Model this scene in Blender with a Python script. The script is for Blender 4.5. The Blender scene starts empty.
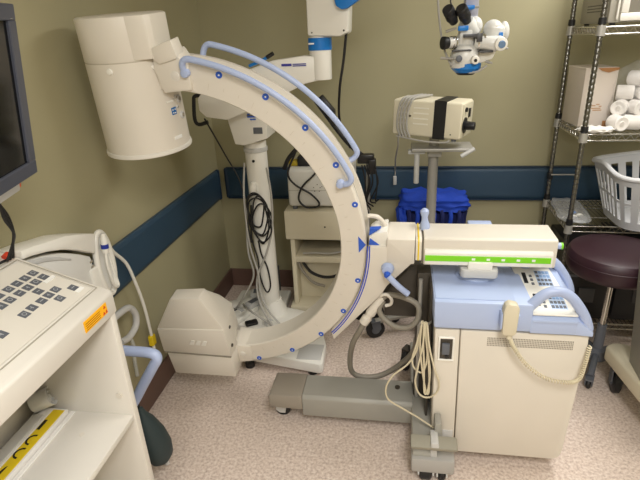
import bpy, bmesh, math, random
from mathutils import Vector, Matrix, Euler
R = math.radians
PI = math.pi
rnd = random.Random(7)
S = bpy.context.scene
COL = S.collection

# ------------------------------------------------------------------ camera
cam_d = bpy.data.cameras.new('camera'); cam = bpy.data.objects.new('camera', cam_d); COL.objects.link(cam)
pitch, yaw, roll = R(22.699), R(9.847), R(-2.687)
fwd = Vector((-math.sin(yaw)*math.cos(pitch), math.cos(yaw)*math.cos(pitch), -math.sin(pitch)))
rgt = Vector((math.cos(yaw), math.sin(yaw), 0)); upv = rgt.cross(fwd)
r2 = math.cos(roll)*rgt + math.sin(roll)*upv
u2 = -math.sin(roll)*rgt + math.cos(roll)*upv
mw = Matrix((r2, u2, -fwd)).transposed().to_4x4(); mw.translation = (0, 0, 1.6)
cam.matrix_world = mw
cam_d.sensor_width = 36; cam_d.lens = 488.5/640*36; cam_d.clip_start = 0.02
S.camera = cam

# ------------------------------------------------------------------ light and exposure
S.view_settings.view_transform = 'Standard'; S.view_settings.look = 'None'
S.view_settings.exposure = 0.0; S.view_settings.gamma = 1.0; S.view_settings.use_curve_mapping = False
w = bpy.data.worlds.new('world'); S.world = w; w.use_nodes = True
w.node_tree.nodes['Background'].inputs[0].default_value = (.9, .85, .78, 1)
w.node_tree.nodes['Background'].inputs[1].default_value = 0.25
LIGHTS = [(0.42, -0.3, 52), (-0.35, -1.5, 30), (1.12, 2.08, 28)]      # x, y, watts of the ceiling troffers
CEIL = 2.5
for (x, y, p) in LIGHTS:
    l = bpy.data.lights.new('troffer_light', 'AREA'); l.shape = 'RECTANGLE'; l.size = .55; l.size_y = 1.15
    l.energy = p; l.color = (1, .975, .94)
    o = bpy.data.objects.new('troffer_light', l); COL.objects.link(o); o.location = (x, y, CEIL-.035)

# ------------------------------------------------------------------ materials
def lin(c):
    return tuple(((v/255)/12.92 if v/255 <= .04045 else ((v/255+.055)/1.055)**2.4) for v in c)
MATS = {}
def M(name, rgb, rough=.5, metal=0, spec=.5, var=.04, scale=6, bump=0, bscale=200, alpha=1, emit=0, coat=0, trans=0):
    if name in MATS: return MATS[name]
    m = bpy.data.materials.new(name); m.use_nodes = True; nt = m.node_tree; b = nt.nodes['Principled BSDF']
    c = lin(rgb)
    tc = nt.nodes.new('ShaderNodeTexCoord'); nz = nt.nodes.new('ShaderNodeTexNoise')
    nz.inputs['Scale'].default_value = scale; nz.inputs['Detail'].default_value = 4
    nt.links.new(tc.outputs['Object'], nz.inputs['Vector'])
    mr = nt.nodes.new('ShaderNodeMixRGB'); mr.blend_type = 'MIX'
    mr.inputs[1].default_value = (*[v*(1-var) for v in c], 1); mr.inputs[2].default_value = (*[min(1, v*(1+var)) for v in c], 1)
    nt.links.new(nz.outputs['Fac'], mr.inputs[0]); nt.links.new(mr.outputs[0], b.inputs['Base Color'])
    b.inputs['Roughness'].default_value = rough; b.inputs['Metallic'].default_value = metal
    b.inputs['Specular IOR Level'].default_value = spec; b.inputs['Coat Weight'].default_value = coat
    if alpha < 1: b.inputs['Alpha'].default_value = alpha
    if trans: b.inputs['Transmission Weight'].default_value = trans
    if emit: b.inputs['Emission Color'].default_value = (*c, 1); b.inputs['Emission Strength'].default_value = emit
    if bump:
        n2 = nt.nodes.new('ShaderNodeTexNoise'); n2.inputs['Scale'].default_value = bscale
        nt.links.new(tc.outputs['Object'], n2.inputs['Vector'])
        bp = nt.nodes.new('ShaderNodeBump'); bp.inputs['Strength'].default_value = bump; bp.inputs['Distance'].default_value = .002
        nt.links.new(n2.outputs['Fac'], bp.inputs['Height']); nt.links.new(bp.outputs[0], b.inputs['Normal'])
    MATS[name] = m; return m

cream = M('cream_plastic', (222, 216, 204), .42, bump=.05, bscale=500)
cream2 = M('cream_enamel', (224, 220, 211), .38)
creamw = M('white_enamel', (236, 234, 226), .35)
seam = M('seam_grey_plastic', (150, 144, 130), .7)  # duller grey for seam lines, belt track, port cores and vent slots
ivory = M('ivory_metal', (214, 206, 182), .5)
lav = M('lavender_plastic', (172, 187, 222), .38)
lavdeep = M('lavender_cover', (176, 192, 226), .4)
blue = M('signal_blue', (40, 92, 200), .4)
bluescope = M('azure_plastic', (20, 120, 205), .35)
green = M('lime_green_stripe', (128, 214, 30), .45)
yellow = M('yellow_tape', (235, 205, 30), .5)
labelw = M('label_white', (240, 240, 236), .5)
orange = M('warning_orange', (252, 184, 14), .5)
redm = M('red_plastic', (205, 60, 30), .45)
grey = M('grey_beam_paint', (160, 158, 150), .45)
greyb = M('brownish_grey_paint', (150, 142, 130), .5)
greyl = M('light_grey_plastic', (196, 196, 194), .45)
greyk = M('key_grey', (96, 100, 108), .5)
black = M('black_rubber', (22, 22, 24), .5)
blackg = M('black_plastic', (28, 28, 30), .35)
dark = M('dark_brown_grey_paint', (66, 60, 52), .5)
hosem = M('grey_hose', (140, 134, 122), .55)
cablec = M('cream_cable', (214, 204, 176), .5)
cableg = M('grey_cable', (170, 168, 162), .5)
chrome = M('chrome_wire', (205, 203, 196), .22, metal=1)
steel = M('brushed_steel', (172, 170, 164), .4, metal=.35)
charcoal = M('charcoal_bezel', (72, 76, 88), .4)
screen = M('dark_screen_glass', (10, 10, 11), .12)
maroon = M('maroon_vinyl', (50, 26, 36), .42, spec=.5)
bluefab = M('royal_blue_fabric', (16, 62, 178), .75, bump=.4, bscale=60)
bluefabd = M('navy_fabric', (12, 26, 84), .8)
teal = M('dark_rubber_bag', (44, 58, 60), .6)
card = M('white_cardboard', (226, 216, 206), .7)
cardb = M('brown_cardboard', (176, 128, 84), .75)
paper = M('paper_white', (238, 235, 230), .7)
foam = M('translucent_white_plastic', (236, 236, 234), .5)
clear = M('clear_plastic_film', (235, 238, 240), .18, alpha=.13)
basketm = M('basket_plastic', (214, 216, 220), .45)
gauze = M('gauze_white', (240, 236, 232), .8)
winpane = M('appliance_window', (120, 116, 106), .3)
mwbody = M('appliance_grey', (176, 172, 160), .5)

def wall_mat():
    m = M('olive_wall_paint', (166, 160, 128), .62, var=.03, scale=2, bump=.15, bscale=350); return m
wallm = wall_mat()
railm = M('navy_rail_vinyl', (46, 72, 94), .5, bump=.1, bscale=300)
raild = M('navy_rail_edge', (30, 52, 74), .5)
basem = M('brown_rubber_base', (112, 86, 76), .55)
ceilm = M('ceiling_tile_white', (228, 224, 214), .8)
def floor_mat():
    m = bpy.data.materials.new('speckled_vinyl_floor'); m.use_nodes = True; nt = m.node_tree; b = nt.nodes['Principled BSDF']
    tc = nt.nodes.new('ShaderNodeTexCoord')
    n1 = nt.nodes.new('ShaderNodeTexNoise'); n1.inputs['Scale'].default_value = 85; n1.inputs['Detail'].default_value = 6; n1.inputs['Roughness'].default_value = .65
    cr = nt.nodes.new('ShaderNodeValToRGB'); e = cr.color_ramp.elements
    e[0].position = .33; e[0].color = (*lin((190, 169, 158)), 1); e[1].position = .68; e[1].color = (*lin((248, 236, 226)), 1)
    k = cr.color_ramp.elements.new(.5); k.color = (*lin((228, 210, 197)), 1)
    n2 = nt.nodes.new('ShaderNodeTexNoise'); n2.inputs['Scale'].default_value = 3
    mx = nt.nodes.new('ShaderNodeMixRGB'); mx.blend_type = 'MULTIPLY'; mx.inputs[0].default_value = .25
    for n in (n1, n2): nt.links.new(tc.outputs['Object'], n.inputs['Vector'])
    nt.links.new(n1.outputs['Fac'], cr.inputs[0]); nt.links.new(cr.outputs[0], mx.inputs[1]); nt.links.new(n2.outputs['Fac'], mx.inputs[2])
    nt.links.new(mx.outputs[0], b.inputs['Base Color']); b.inputs['Roughness'].default_value = .42
    return m
floorm = floor_mat()

# ------------------------------------------------------------------ mesh helpers
def crom(pts, n=6):
    P = [Vector(p) for p in pts]
    if len(P) < 3 or n <= 1: return P
    out = []
    for i in range(len(P)-1):
        p0 = P[i-1] if i else P[0]*2-P[1]; p1, p2 = P[i], P[i+1]; p3 = P[i+2] if i+2 < len(P) else P[-1]*2-P[-2]
        for k in range(n):
            t = k/n
            out.append(.5*((2*p1)+(p2-p0)*t+(2*p0-5*p1+4*p2-p3)*t*t+(3*p1-p0-3*p2+p3)*t**3))
    out.append(P[-1]); return out

class MB:
    def __init__(s): s.bm = bmesh.new()
    def _merge(s, t, mat=None):
        if mat is not None: bmesh.ops.transform(t, matrix=mat, verts=t.verts)
        me = bpy.data.meshes.new('t'); t.to_mesh(me); t.free(); s.bm.from_mesh(me); bpy.data.meshes.remove(me)
        return s
    def box(s, x0, x1, y0, y1, z0, z1, bev=0, seg=2, mat=None):
        t = bmesh.new(); bmesh.ops.create_cube(t, size=1)
        for v in t.verts: v.co = Vector(((x0+x1)/2+v.co.x*(x1-x0), (y0+y1)/2+v.co.y*(y1-y0), (z0+z1)/2+v.co.z*(z1-z0)))
        if bev: bmesh.ops.bevel(t, geom=t.edges[:], offset=bev, segments=seg, affect='EDGES', profile=.5)
        return s._merge(t, mat)
    def prism(s, pts, axis, a, b, bev=0, seg=2, mat=None):
        t = bmesh.new()
        f = {'x': lambda p, d: (d, p[0], p[1]), 'y': lambda p, d: (p[0], d, p[1]), 'z': lambda p, d: (p[0], p[1], d)}[axis]
        A = [t.verts.new(f(p, a)) for p in pts]; B = [t.verts.new(f(p, b)) for p in pts]; n = len(pts)
        t.faces.new(A); t.faces.new(B[::-1])
        for i in range(n): t.faces.new((A[i], B[i], B[(i+1) % n], A[(i+1) % n]))
        bmesh.ops.recalc_face_normals(t, faces=t.faces)
        if bev: bmesh.ops.bevel(t, geom=t.edges[:], offset=bev, segments=seg, affect='EDGES', profile=.5, clamp_overlap=True)
        return s._merge(t, mat)
    def hull(s, ptsA, ptsB, bev=0, seg=2, mat=None):
        """loft between two closed loops of 3-D points"""
        t = bmesh.new(); A = [t.verts.new(p) for p in ptsA]; B = [t.verts.new(p) for p in ptsB]; n = len(A)
        t.faces.new(A); t.faces.new(B[::-1])
        for i in range(n): t.faces.new((A[i], B[i], B[(i+1) % n], A[(i+1) % n]))
        bmesh.ops.recalc_face_normals(t, faces=t.faces)
        if bev: bmesh.ops.bevel(t, geom=t.edges[:], offset=bev, segments=seg, affect='EDGES', profile=.5, clamp_overlap=True)
        return s._merge(t, mat)
    def cyl(s, p0, p1, r0, r1=None, seg=24, bev=0, mat=None):
        r1 = r0 if r1 is None else r1
        p0 = Vector(p0); p1 = Vector(p1); d = p1-p0; L = d.length
        if bev: prof = [(0, 0), (r0-bev, 0), (r0-bev*.3, bev*.3), (r0, bev), (r1, L-bev), (r1-bev*.3, L-bev*.3), (r1-bev, L), (0, L)]
        else: prof = [(0, 0), (r0, 0), (r1, L), (0, L)]
        return s.lathe(prof, p0, d, seg, mat)
    def lathe(s, prof, o=(0, 0, 0), d=(0, 0, 1), seg=24, mat=None, sx=1, sy=1):
        t = bmesh.new(); rings = []
        for (r, z) in prof:
            if r <= 1e-6: rings.append([t.verts.new((0, 0, z))])
            else: rings.append([t.verts.new((sx*r*math.cos(2*PI*i/seg), sy*r*math.sin(2*PI*i/seg), z)) for i in range(seg)])
        for a, b in zip(rings, rings[1:]):
            for i in range(seg):
                j = (i+1) % seg
                if len(a) == 1 and len(b) == 1: continue
                if len(a) == 1: t.faces.new((a[0], b[j], b[i]))
                elif len(b) == 1: t.faces.new((a[i], a[j], b[0]))
                else: t.faces.new((a[i], a[j], b[j], b[i]))
        bmesh.ops.recalc_face_normals(t, faces=t.faces)
        q = Vector((0, 0, 1)).rotation_difference(Vector(d).normalized()).to_matrix().to_4x4(); q.translation = Vector(o)
        bmesh.ops.transform(t, matrix=q, verts=t.verts)
        return s._merge(t, mat)
    def tube(s, pts, r, seg=10, sm=6, closed=False, mat=None):
        P = crom(pts, sm) if not closed else [Vector(p) for p in pts]
        t = bmesh.new(); rings = []; n = len(P); up = Vector((0, 0, 1)); prev = None
        for i, p in enumerate(P):
            if closed: tg = (P[(i+1) % n]-P[i-1])
            else: tg = P[min(i+1, n-1)]-P[max(i-1, 0)]
            tg.normalize()
            if prev is None:
                a = up if abs(tg.z) < .9 else Vector((1, 0, 0)); nrm = (a-tg*a.dot(tg)).normalized()
            else: nrm = (prev-tg*prev.dot(tg)).normalized()
            prev = nrm; bn = tg.cross(nrm)
            rings.append([t.verts.new(p+r*(math.cos(2*PI*k/seg)*nrm+math.sin(2*PI*k/seg)*bn)) for k in range(seg)])
        m = n if closed else n-1
        for i in range(m):
            a, b = rings[i], rings[(i+1) % n]
            for k in range(seg): t.faces.new((a[k], a[(k+1) % seg], b[(k+1) % seg], b[k]))
        if not closed: t.faces.new(rings[0][::-1]); t.faces.new(rings[-1])
        bmesh.ops.recalc_face_normals(t, faces=t.faces)
        return s._merge(t, mat)
    def ball(s, c, r, sc=(1, 1, 1), seg=20, mat=None):
        t = bmesh.new(); bmesh.ops.create_uvsphere(t, u_segments=seg, v_segments=seg//2+2, radius=r)
        for v in t.verts: v.co = Vector((v.co.x*sc[0]+c[0], v.co.y*sc[1]+c[1], v.co.z*sc[2]+c[2]))
        return s._merge(t, mat)
    def arc(s, sec, a0, a1, n=90, mat=None):
        """sweep a closed (radius, y) section around the local y axis from angle a0 to a1 (degrees, x towards z)"""
        t = bmesh.new(); rings = []
        for i in range(n+1):
            a = R(a0+(a1-a0)*i/n)
            rings.append([t.verts.new((r*math.cos(a), y, r*math.sin(a))) for r, y in sec])
        k = len(sec)
        for A, B in zip(rings, rings[1:]):
            for i in range(k): t.faces.new((A[i], A[(i+1) % k], B[(i+1) % k], B[i]))
        t.faces.new(rings[0][::-1]); t.faces.new(rings[-1])
        bmesh.ops.recalc_face_normals(t, faces=t.faces)
        return s._merge(t, mat)
    def poly(s, pts3):
        vs = [s.bm.verts.new(p) for p in pts3]; s.bm.faces.new(vs); return s
    def build(s, name, mat, parent=None, xf=None, smooth=35, local=False):
        me = bpy.data.meshes.new(name); s.bm.to_mesh(me); s.bm.free()
        if xf is not None: me.transform(xf)
        if parent is not None and not local: me.transform(wm(parent).inverted())
        me.materials.append(mat)
        for p in me.polygons: p.use_smooth = True
        me.set_sharp_from_angle(angle=R(smooth))
        o = bpy.data.objects.new(name, me); COL.objects.link(o)
        if parent is not None: o.parent = parent
        return o
def wm(o):
    m = o.matrix_basis.copy(); p = o.parent
    while p is not None: m = p.matrix_basis @ m; p = p.parent
    return m
def tag(o, label, cat, group=None, kind=None):
    o['label'] = label; o['category'] = cat
    if group: o['group'] = group
    if kind: o['kind'] = kind
    return o
def thing(name, label, cat, loc=(0, 0, 0), rz=0, group=None):
    o = bpy.data.objects.new(name, None); COL.objects.link(o); o.location = loc; o.rotation_euler = (0, 0, rz); o.empty_display_size = .05
    return tag(o, label, cat, group)
def lab(o, t): o['label'] = t; return o
def struct(name, mb, mat, label=None):
    o = mb.build(name, mat); o['kind'] = 'structure'
    if label: o['label'] = label
    return o
def copy_tree(o, parent=None):
    c = o.copy(); COL.objects.link(c); c.parent = parent
    for ch in list(o.children): copy_tree(ch, c)
    return c
def txt(body, size, xf, mat, name, parent):
    cu = bpy.data.curves.new(name, 'FONT'); cu.body = body; cu.size = size; cu.extrude = .0004; cu.align_x = 'CENTER'; cu.align_y = 'CENTER'
    t = bpy.data.objects.new('tmp', cu); COL.objects.link(t)
    bpy.context.view_layer.update()
    me = bpy.data.meshes.new_from_object(t.evaluated_get(bpy.context.evaluated_depsgraph_get()))
    bpy.data.objects.remove(t); bpy.data.curves.remove(cu)
    me.transform(xf); me.transform(wm(parent).inverted()); me.materials.clear(); me.materials.append(mat)
    o = bpy.data.objects.new(name, me); COL.objects.link(o); o.parent = parent; return o
def frame(o, ex, ey, ez):
    m = Matrix((Vector(ex).normalized(), Vector(ey).normalized(), Vector(ez).normalized())).transposed().to_4x4(); m.translation = Vector(o); return m

# ================================================================== the room
XL, YB, XR, YF = -1.154, 2.932, 2.3, -2.6
struct('floor', MB().box(XL-.1, XR+.1, YF-.1, YB+.1, -.05, 0), floorm)
struct('ceiling', MB().box(XL-.1, XR+.1, YF-.1, YB+.1, CEIL, CEIL+.05), ceilm)
struct('wall_left', MB().box(XL-.1, XL, YF-.1, YB+.1, 0, CEIL), wallm)
struct('wall_back', MB().box(XL, XR, YB, YB+.1, 0, CEIL), wallm)
struct('wall_right', MB().box(XR, XR+.1, YF-.1, YB+.1, 0, CEIL), wallm)
struct('wall_front', MB().box(XL, XR, YF-.1, YF, 0, CEIL), wallm)
# bumper rails with thin retaining lips and dark corner caps
ZT, ZB = .845, .654
struct('trim_1', MB().prism([(XL+.001, ZB), (XL+.018, ZB), (XL+.026, ZB+.02), (XL+.026, ZT-.02), (XL+.018, ZT), (XL+.001, ZT)], 'y', YF, YB-.06, .004), railm, 'navy bumper rail on the left wall')
struct('trim_2', MB().prism([(YB-.001, ZB), (YB-.018, ZB), (YB-.026, ZB+.02), (YB-.026, ZT-.02), (YB-.018, ZT), (YB-.001, ZT)], 'x', XL+.055, XR, .004), railm, 'navy bumper rail on the back wall')
struct('trim_3', MB().box(XL+.001, XL+.03, YB-.075, YB-.045, ZB-.004, ZT+.004, .012), raild, 'end cap of the left bumper rail')
struct('trim_4', MB().box(XL+.045, XL+.075, YB-.03, YB-.001, ZB-.004, ZT+.004, .012), raild, 'end cap of the back bumper rail')
struct('trim_5', MB().box(XL+.06, XR, YB-.029, YB-.001, ZT, ZT+.006).box(XL+.06, XR, YB-.029, YB-.001, ZB-.006, ZB), raild, 'thin lips of the back bumper rail')
struct('baseboard_left', MB().box(XL+.001, XL+.012, YF, YB-.001, .001, .13, .003), basem)
struct('baseboard_back', MB().box(XL+.012, XR, YB-.012, YB-.001, .001, .13, .003), basem)
for (x, y, p) in LIGHTS:
    t = thing('ceiling_light', {0: 'rectangular ceiling troffer in front of the x-ray machine', 1: 'rectangular ceiling troffer nearest the front wall', 2: 'rectangular ceiling troffer beside the wire shelving'}[LIGHTS.index((x, y, p))], 'light', (x, y, CEIL), 0, 'ceiling troffers')
    f = MB()
    for (a, b, c, d) in ((-.32, .32, -.62, -.59), (-.32, .32, .59, .62), (-.32, -.29, -.59, .59), (.29, .32, -.59, .59)): f.box(x+a, x+b, y+c, y+d, CEIL-.03, CEIL-.001)
    f.build('frame', creamw, t)
    MB().box(x-.29, x+.29, y-.59, y+.59, CEIL-.02, CEIL-.004).build('diffuser', M('diffuser', (255, 248, 235), .5, emit=1.5), t)

# ================================================================== C-arm x-ray machine
mach = thing('c_arm_xray_machine', 'large cream C-shaped x-ray machine with blue dots, lavender handles and lime green stripe', 'medical machine', (.1, 1.75, 0))
K = .96                                            # size of the C assembly against its first survey
az, th = -0.034, 0.169
c0 = Vector((-.84*K, 1.78*K, 1.6+(.84-1.6)*K))
XC = Matrix.Translation(c0) @ Matrix.Rotation(az, 4, 'Z') @ Matrix.Rotation(th, 4, 'X') @ Matrix.Scale(K, 4)
# --- the C: a channelled beam
RI, RO = .616, .716
sec = [(RI+.004, 0), (RI, .006), (RI, .114), (RI+.004, .12), (RO-.002, .12), (RO+.003, .116), (RO+.003, .098), (RO-.014, .094), (RO-.014, .036), (RO, .03), (RO+.002, .008), (RO-.006, 0)]
c_arc = MB().arc(sec, -94, 93, 120).build('c_arc', cream, mach, XC, smooth=30)
MB().arc([(RO-.0125, .05), (RO-.0125, .08), (RO-.0145, .08), (RO-.0145, .05)], -93, 92, 100).build('drive_belt_track', seam, c_arc, XC)
for a in (70.3, 56.3, 42.5, 28.5, 14.5, -14.7, -29.6, -44.4, -59.6, -74.9):
    a = R(a); x, z = .7025*math.cos(a), .7025*math.sin(a)
    d = MB().cyl((x, .001, z), (x, -.0025, z), .0115, seg=20).build('scale_dot', blue, c_arc, XC)
    b = MB()
    b.cyl((x, -.002, z), (x, -.0032, z), .0032, seg=12)
    b.build('dot_mark', labelw, c_arc, XC)
for k in range(-37, 38):
    a = R(k*2.4+1); r0 = .650 if k % 3 else .640
    m = Matrix.Rotation(-a, 4, 'Y')
    if k % 2 == 0 and abs(k*2.4+1) < 82: MB().box(r0, .662, -.0008, .001, -.0006, .0006, mat=m).build('scale_mark', M('scale_ink', (206, 198, 182), .6), c_arc, XC)
MB().prism([(.688, .036), (.716, -.002), (.688, -.039)], 'y', -.0025, .001).build('centre_arrow', blue, c_arc, XC)
# --- lavender bumper tubes
def bow(radius, y, a_start, a_end, foot, r=.0105):
    pts = []
    a0, a1 = R(a_start), R(a_end)
    for k in range(25):
        a = a0+(a1-a0)*k/24; pts.append((radius*math.cos(a), y, radius*math.sin(a)))
    def ft(a, s):
        out = []
        for (dr, da, dy) in foot: out.append(((radius-dr)*math.cos(a+s*da), y+dy, (radius-dr)*math.sin(a+s*da)))
        return out
    return ft(a0, 1)[::-1]+pts+ft(a1, -1)
p = bow(.736, -.022, 78.3, 24.2, [(.006, .022, 0), (.02, .032, .001), (.038, .030, .004), (.05, .022, .014)])
tb = MB().tube(p, .0108, 12, 3).build('bumper_tube', lav, mach, XC)
for q in (p[0], p[-1]): MB().cyl((q[0], -.004, q[2]), (q[0], -.028, q[2]), .016, .014, 18, .003).build('tube_foot', lav, tb, XC)
p = bow(.756, .13, 77, 26.5, [(.006, .018, 0), (.022, .03, -.002), (.05, .032, -.01), (.066, .032, -.014)])
MB().tube(p, .0108, 12, 3).build('bumper_tube', lav, mach, XC)
# --- image intensifier
IX, IY = -.121, .070
XD = XC @ Matrix.Translation((IX, IY, .6)) @ Matrix.Rotation(R(-4), 4, 'X') @ Matrix.Translation((-IX, -IY, -.6))
ii = MB().lathe([(0, .386), (.150, .386), (.154, .389), (.155, .400), (.151, .712), (.151, .714)], (IX, IY, 0), (0, 0, 1), 64)
ii.lathe([(.149, .714), (.1515, .718), (.150, .848), (.148, .853), (.144, .855), (0, .856)], (IX, IY, 0), (0, 0, 1), 64)
iio = ii.build('image_intensifier', cream, mach, XD)
MB().lathe([(.155, .383), (.1595, .385), (.1605, .391), (.1585, .398), (.155, .400)], (IX, IY, 0), (0, 0, 1), 64).build('rim', cream2, iio, XD)
MB().lathe([(.149, .712), (.1512, .7125), (.1512, .7155), (.149, .716)], (IX, IY, 0), (0, 0, 1), 64).build('seam_line', M('seam_soft', (186, 178, 162), .7), iio, XD)
fa = [(IX+.1505*math.sin(R(34)), IY-.1505*math.cos(R(34))), (.022, -.036), (.032, -.01), (.034, .10), (IX+.06, .19)]
MB().prism(fa, 'z', .719, .8545, .003).build('side_block', cream, iio, XD)
def oncyl(r, z, ang):   # point on the drum, ang from the front towards +x
    return Vector((IX+r*math.sin(R(ang)), IY-r*math.cos(R(ang)), z))
def ondrum(z): return .155+(.151-.155)*(z-.400)/.30
q = oncyl(ondrum(.690), .690, 2); n = Vector((math.sin(R(2)), -math.cos(R(2)), .04))
MB().cyl(q-n*.002, q+n*.005, .0115, .009, 20, .001).build('round_cap', creamw, iio, XD)
q = oncyl(ondrum(.690), .690, 58); n = Vector((math.sin(R(58)), -math.cos(R(58)), .04))
MB().cyl(q-n*.002, q+n*.005, .008, .007, 16, .001).build('round_cap', creamw, iio, XD)
def plate(ang, z, w, h, mat, name, th_=.002, par=iio, off=0):
    r = ondrum(z)+off; q = oncyl(r, z, ang)
    ex = Vector((math.cos(R(ang)), math.sin(R(ang)), 0)); ey = Vector((-math.sin(R(ang)), math.cos(R(ang)), 0))
    m = frame(q, ex, ey, (0, 0, 1))
    return MB().box(-w/2, w/2, -th_, .006, -h/2, h/2, .0008, 1, mat=m).build(name, mat, par, XD)
pl_ = plate(76, .530, .024, .026, M('label_blue', (20, 100, 170), .4), 'blue_label')
plate(73.5, .535, .007, .005, labelw, 'label_mark', .0028, pl_); plate(78, .535, .006, .005, labelw, 'label_mark', .0028, pl_)
plate(74, .524, .005, .005, labelw, 'label_mark', .0028, pl_); plate(77.5, .523, .008, .004, labelw, 'label_mark', .0028, pl_)
plate(72, .566, .034, .006, creamw, 'small_plate'); plate(74, .435, .038, .012, labelw, 'white_label')
for (ang, z, rr) in ((92, .565, .016), (93, .505, .015), (84, .575, .007), (84, .54, .006), (98, .60, .010)):
    q = oncyl(ondrum(z), z, ang); n = Vector((math.sin(R(ang)), -math.cos(R(ang)), .04))
    e = MB().cyl(q-n*.004, q+n*.006, rr, rr*.9, 20, .0015).build('connector_port', greyl, iio, XD)
    MB().cyl(q+n*.004, q+n*.0075, rr*.55, rr*.5, 14).build('port_core', seam, e, XD)
# --- mounting block on top of the C
mb = MB().prism([(.010, .690), (.022, .752), (.100, .745), (.118, .712), (.135, .702), (.135, .615), (.12, .614), (.028, .608)], 'y', -.012, .075, .005)
mo = mb.build('mounting_block', cream, mach, XC)
MB().prism([(.014, .728), (.018, .758), (.098, .782), (.108, .732), (.106, .722), (.040, .706)], 'y', -.020, .045, .004).build('cap', cream, mo, XC)
MB().cyl((.085, -.011, .665), (.085, -.015, .665), .018, .015, 24, .002).build('round_cap', cream2, mo, XC)
# --- x-ray tube housing at the foot of the C
FY, BY = -.075, .16
up_ = [(-.258, -.60), (-.256, -.452), (-.150, -.276), (-.010, -.262), (.070, -.435), (.082, -.595)]
def shrink(pts, k, dz): return [(.0+(x+.10)*k-.10, z+dz) for x, z in pts]
MY = .0
h = MB().prism(up_, 'y', FY, MY, .006)
ho = h.build('tube_housing', cream, mach, XC)
bk_ = [(-.235, -.60), (-.232, -.50), (-.150, -.42), (-.030, -.42), (.030, -.47), (.04, -.595)]
MB().hull([(x, MY-.003, z) for x, z in shrink(up_, .985, -.004)], [(x, .15, z) for x, z in bk_], .006).build('rear_shell', cream, ho, XC)
MB().prism([(-.262, -.602), (-.259, -.456), (.072, -.436), (.085, -.60)], 'y', FY-.006, MY+.01, .006).build('front_band', cream, ho, XC)
MB().prism([(-.240, -.752), (-.250, -.604), (.084, -.600), (.082, -.742)], 'y', FY-.002, .06, .008).build('lower_box', cream, ho, XC)
MB().box(-.256, .08, FY-.008, MY-.004, -.6045, -.6015).build('seam_line', seam, ho, XC)
em = MB()
for k in range(3): em.prism([(-.115+k*.03, -.54), (-.098+k*.03, -.512), (-.082+k*.03, -.512), (-.092+k*.03, -.54)], 'y', FY-.009, FY-.004, .001, 1)
em.build('raised_emblem', creamw, ho, XC)
for (x, y, z) in ((.074, -.02, -.47), (.082, -.05, -.555)): MB().cyl((x-.004, y, z), (x+.004, y, z), .008, seg=14).build('screw', dark, ho, XC)
MB().cyl((.105, -.003, -.655), (.105, -.008, -.655), .015, .013, 20, .001).build('round_cap', cream2, c_arc, XC)
MB().prism([(.06, -.60), (.06, -.72), (.15, -.70), (.15, -.605)], 'y', -.004, .124, .005).build('end_bracket', cream, ho, XC)
# --- carriage that holds the C
cp = []
for k in range(13):
    a = R(-2-38*k/12); cp.append((.7205*math.cos(a), .7205*math.sin(a)))
cpoly = cp+[(.560, -.512), (.776, -.238), (.800, -.190), (.893, -.078), (.905, -.078), (.905, .0), (.735, .0)]
# front and rear cheek with the beam running between them
ca = MB().prism(cpoly, 'y', -.014, .150, .006).build('carriage', cream, mach, XC, smooth=25)
for rr, cc in ((.7215, blue), (.730, blue)):
    MB().arc([(rr, -.0155), (rr+.0045, -.0155), (rr+.0045, -.013), (rr, -.013)], -40, 0, 40).build('blue_line', M('deep_blue_ink', (44, 70, 190), .4), ca, XC)
MB().prism([(.797, -.075), (.797, .030), (.803, .037), (.905, .037), (.905, -.075)], 'y', -.016, .120, .006).build('arm_root', cream, ca, XC)
y0 = .02
MB().prism([(.728, .035), (.748, .052), (.80, .062), (.80, -.01), (.728, -.010)], 'y', .0, .10, .006).build('neck', creamw, ca, XC)
MB().prism([(.729, .040), (.733, .070), (.776, .074)], 'y', -.0, .02, .001, 1).build('blue_wedge', blue, ca, XC)
MB().prism([(.728, .000), (.733, .030), (.772, -.002)], 'y', -.0035, .002, .001, 1).build('blue_wedge', blue, ca, XC)
MB().tube([(.722, .05, .098), (.735, .05, .100), (.762, .05, .094), (.785, .048, .066), (.795, .046, .035)], .009, 12, 6).build('cream_tube', cream, ca, XC)
kb = MB().cyl((.802, -.012, -.097), (.802, -.04, -.097), .026, .022, 28, .006).build('brake_knob', lav, ca, XC)
MB().cyl((.802, -.038, -.110), (.802, -.052, -.112), .014, .012, 20, .002).build('knob_cap', blue, kb, XC)
MB().tube([(.806, -.048, -.114), (.845, -.055, -.155), (.885, -.058, -.190)], .0125, 12, 4).build('brake_lever', lav, kb, XC)
# --- horizontal arm with the lime stripe (built in room axes)
y0, y1 = 1.666, 1.815
MB().prism([(y0, .818), (y0, .893), (y0+.008, .905), (y1-.004, .908), (y1, .90), (y1, .818)], 'x', .064, .086, .002, 1).build('yellow_banded_end', cream, mach)
MB().prism([(y0-.0035, .820), (y0-.0035, .896), (y0+.006, .9085), (y1+.0, .9105), (y1+.0, .82)], 'x', .072, .077, .0006, 1).build('yellow_tape', yellow, mach)
ar = MB().prism([(y0+.004, .800), (y0, .806), (y0, .903), (y0+.008, .909), (y1-.006, .912), (y1, .905), (y1, .80)], 'x', .093, .552, .004)
aro = ar.build('horizontal_arm', cream, mach)
MB().prism([(y0-.012, .808), (y0-.016, .812), (y0-.016, .856), (y0-.010, .866), (y0+.003, .868), (y0+.003, .808)], 'x', .096, .537, .004).build('front_rail', creamw, aro)
MB().box(.098, .530, y0-.0185, y0-.014, .826, .848, .0008, 1).build('lime_stripe', green, aro)
for k in range(5):
    x = .262+k*.051
    MB().box(x, x+.012, y0-.0195, y0-.017, .833, .841, .0003, 1).build('stripe_mark', labelw, aro)
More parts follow.
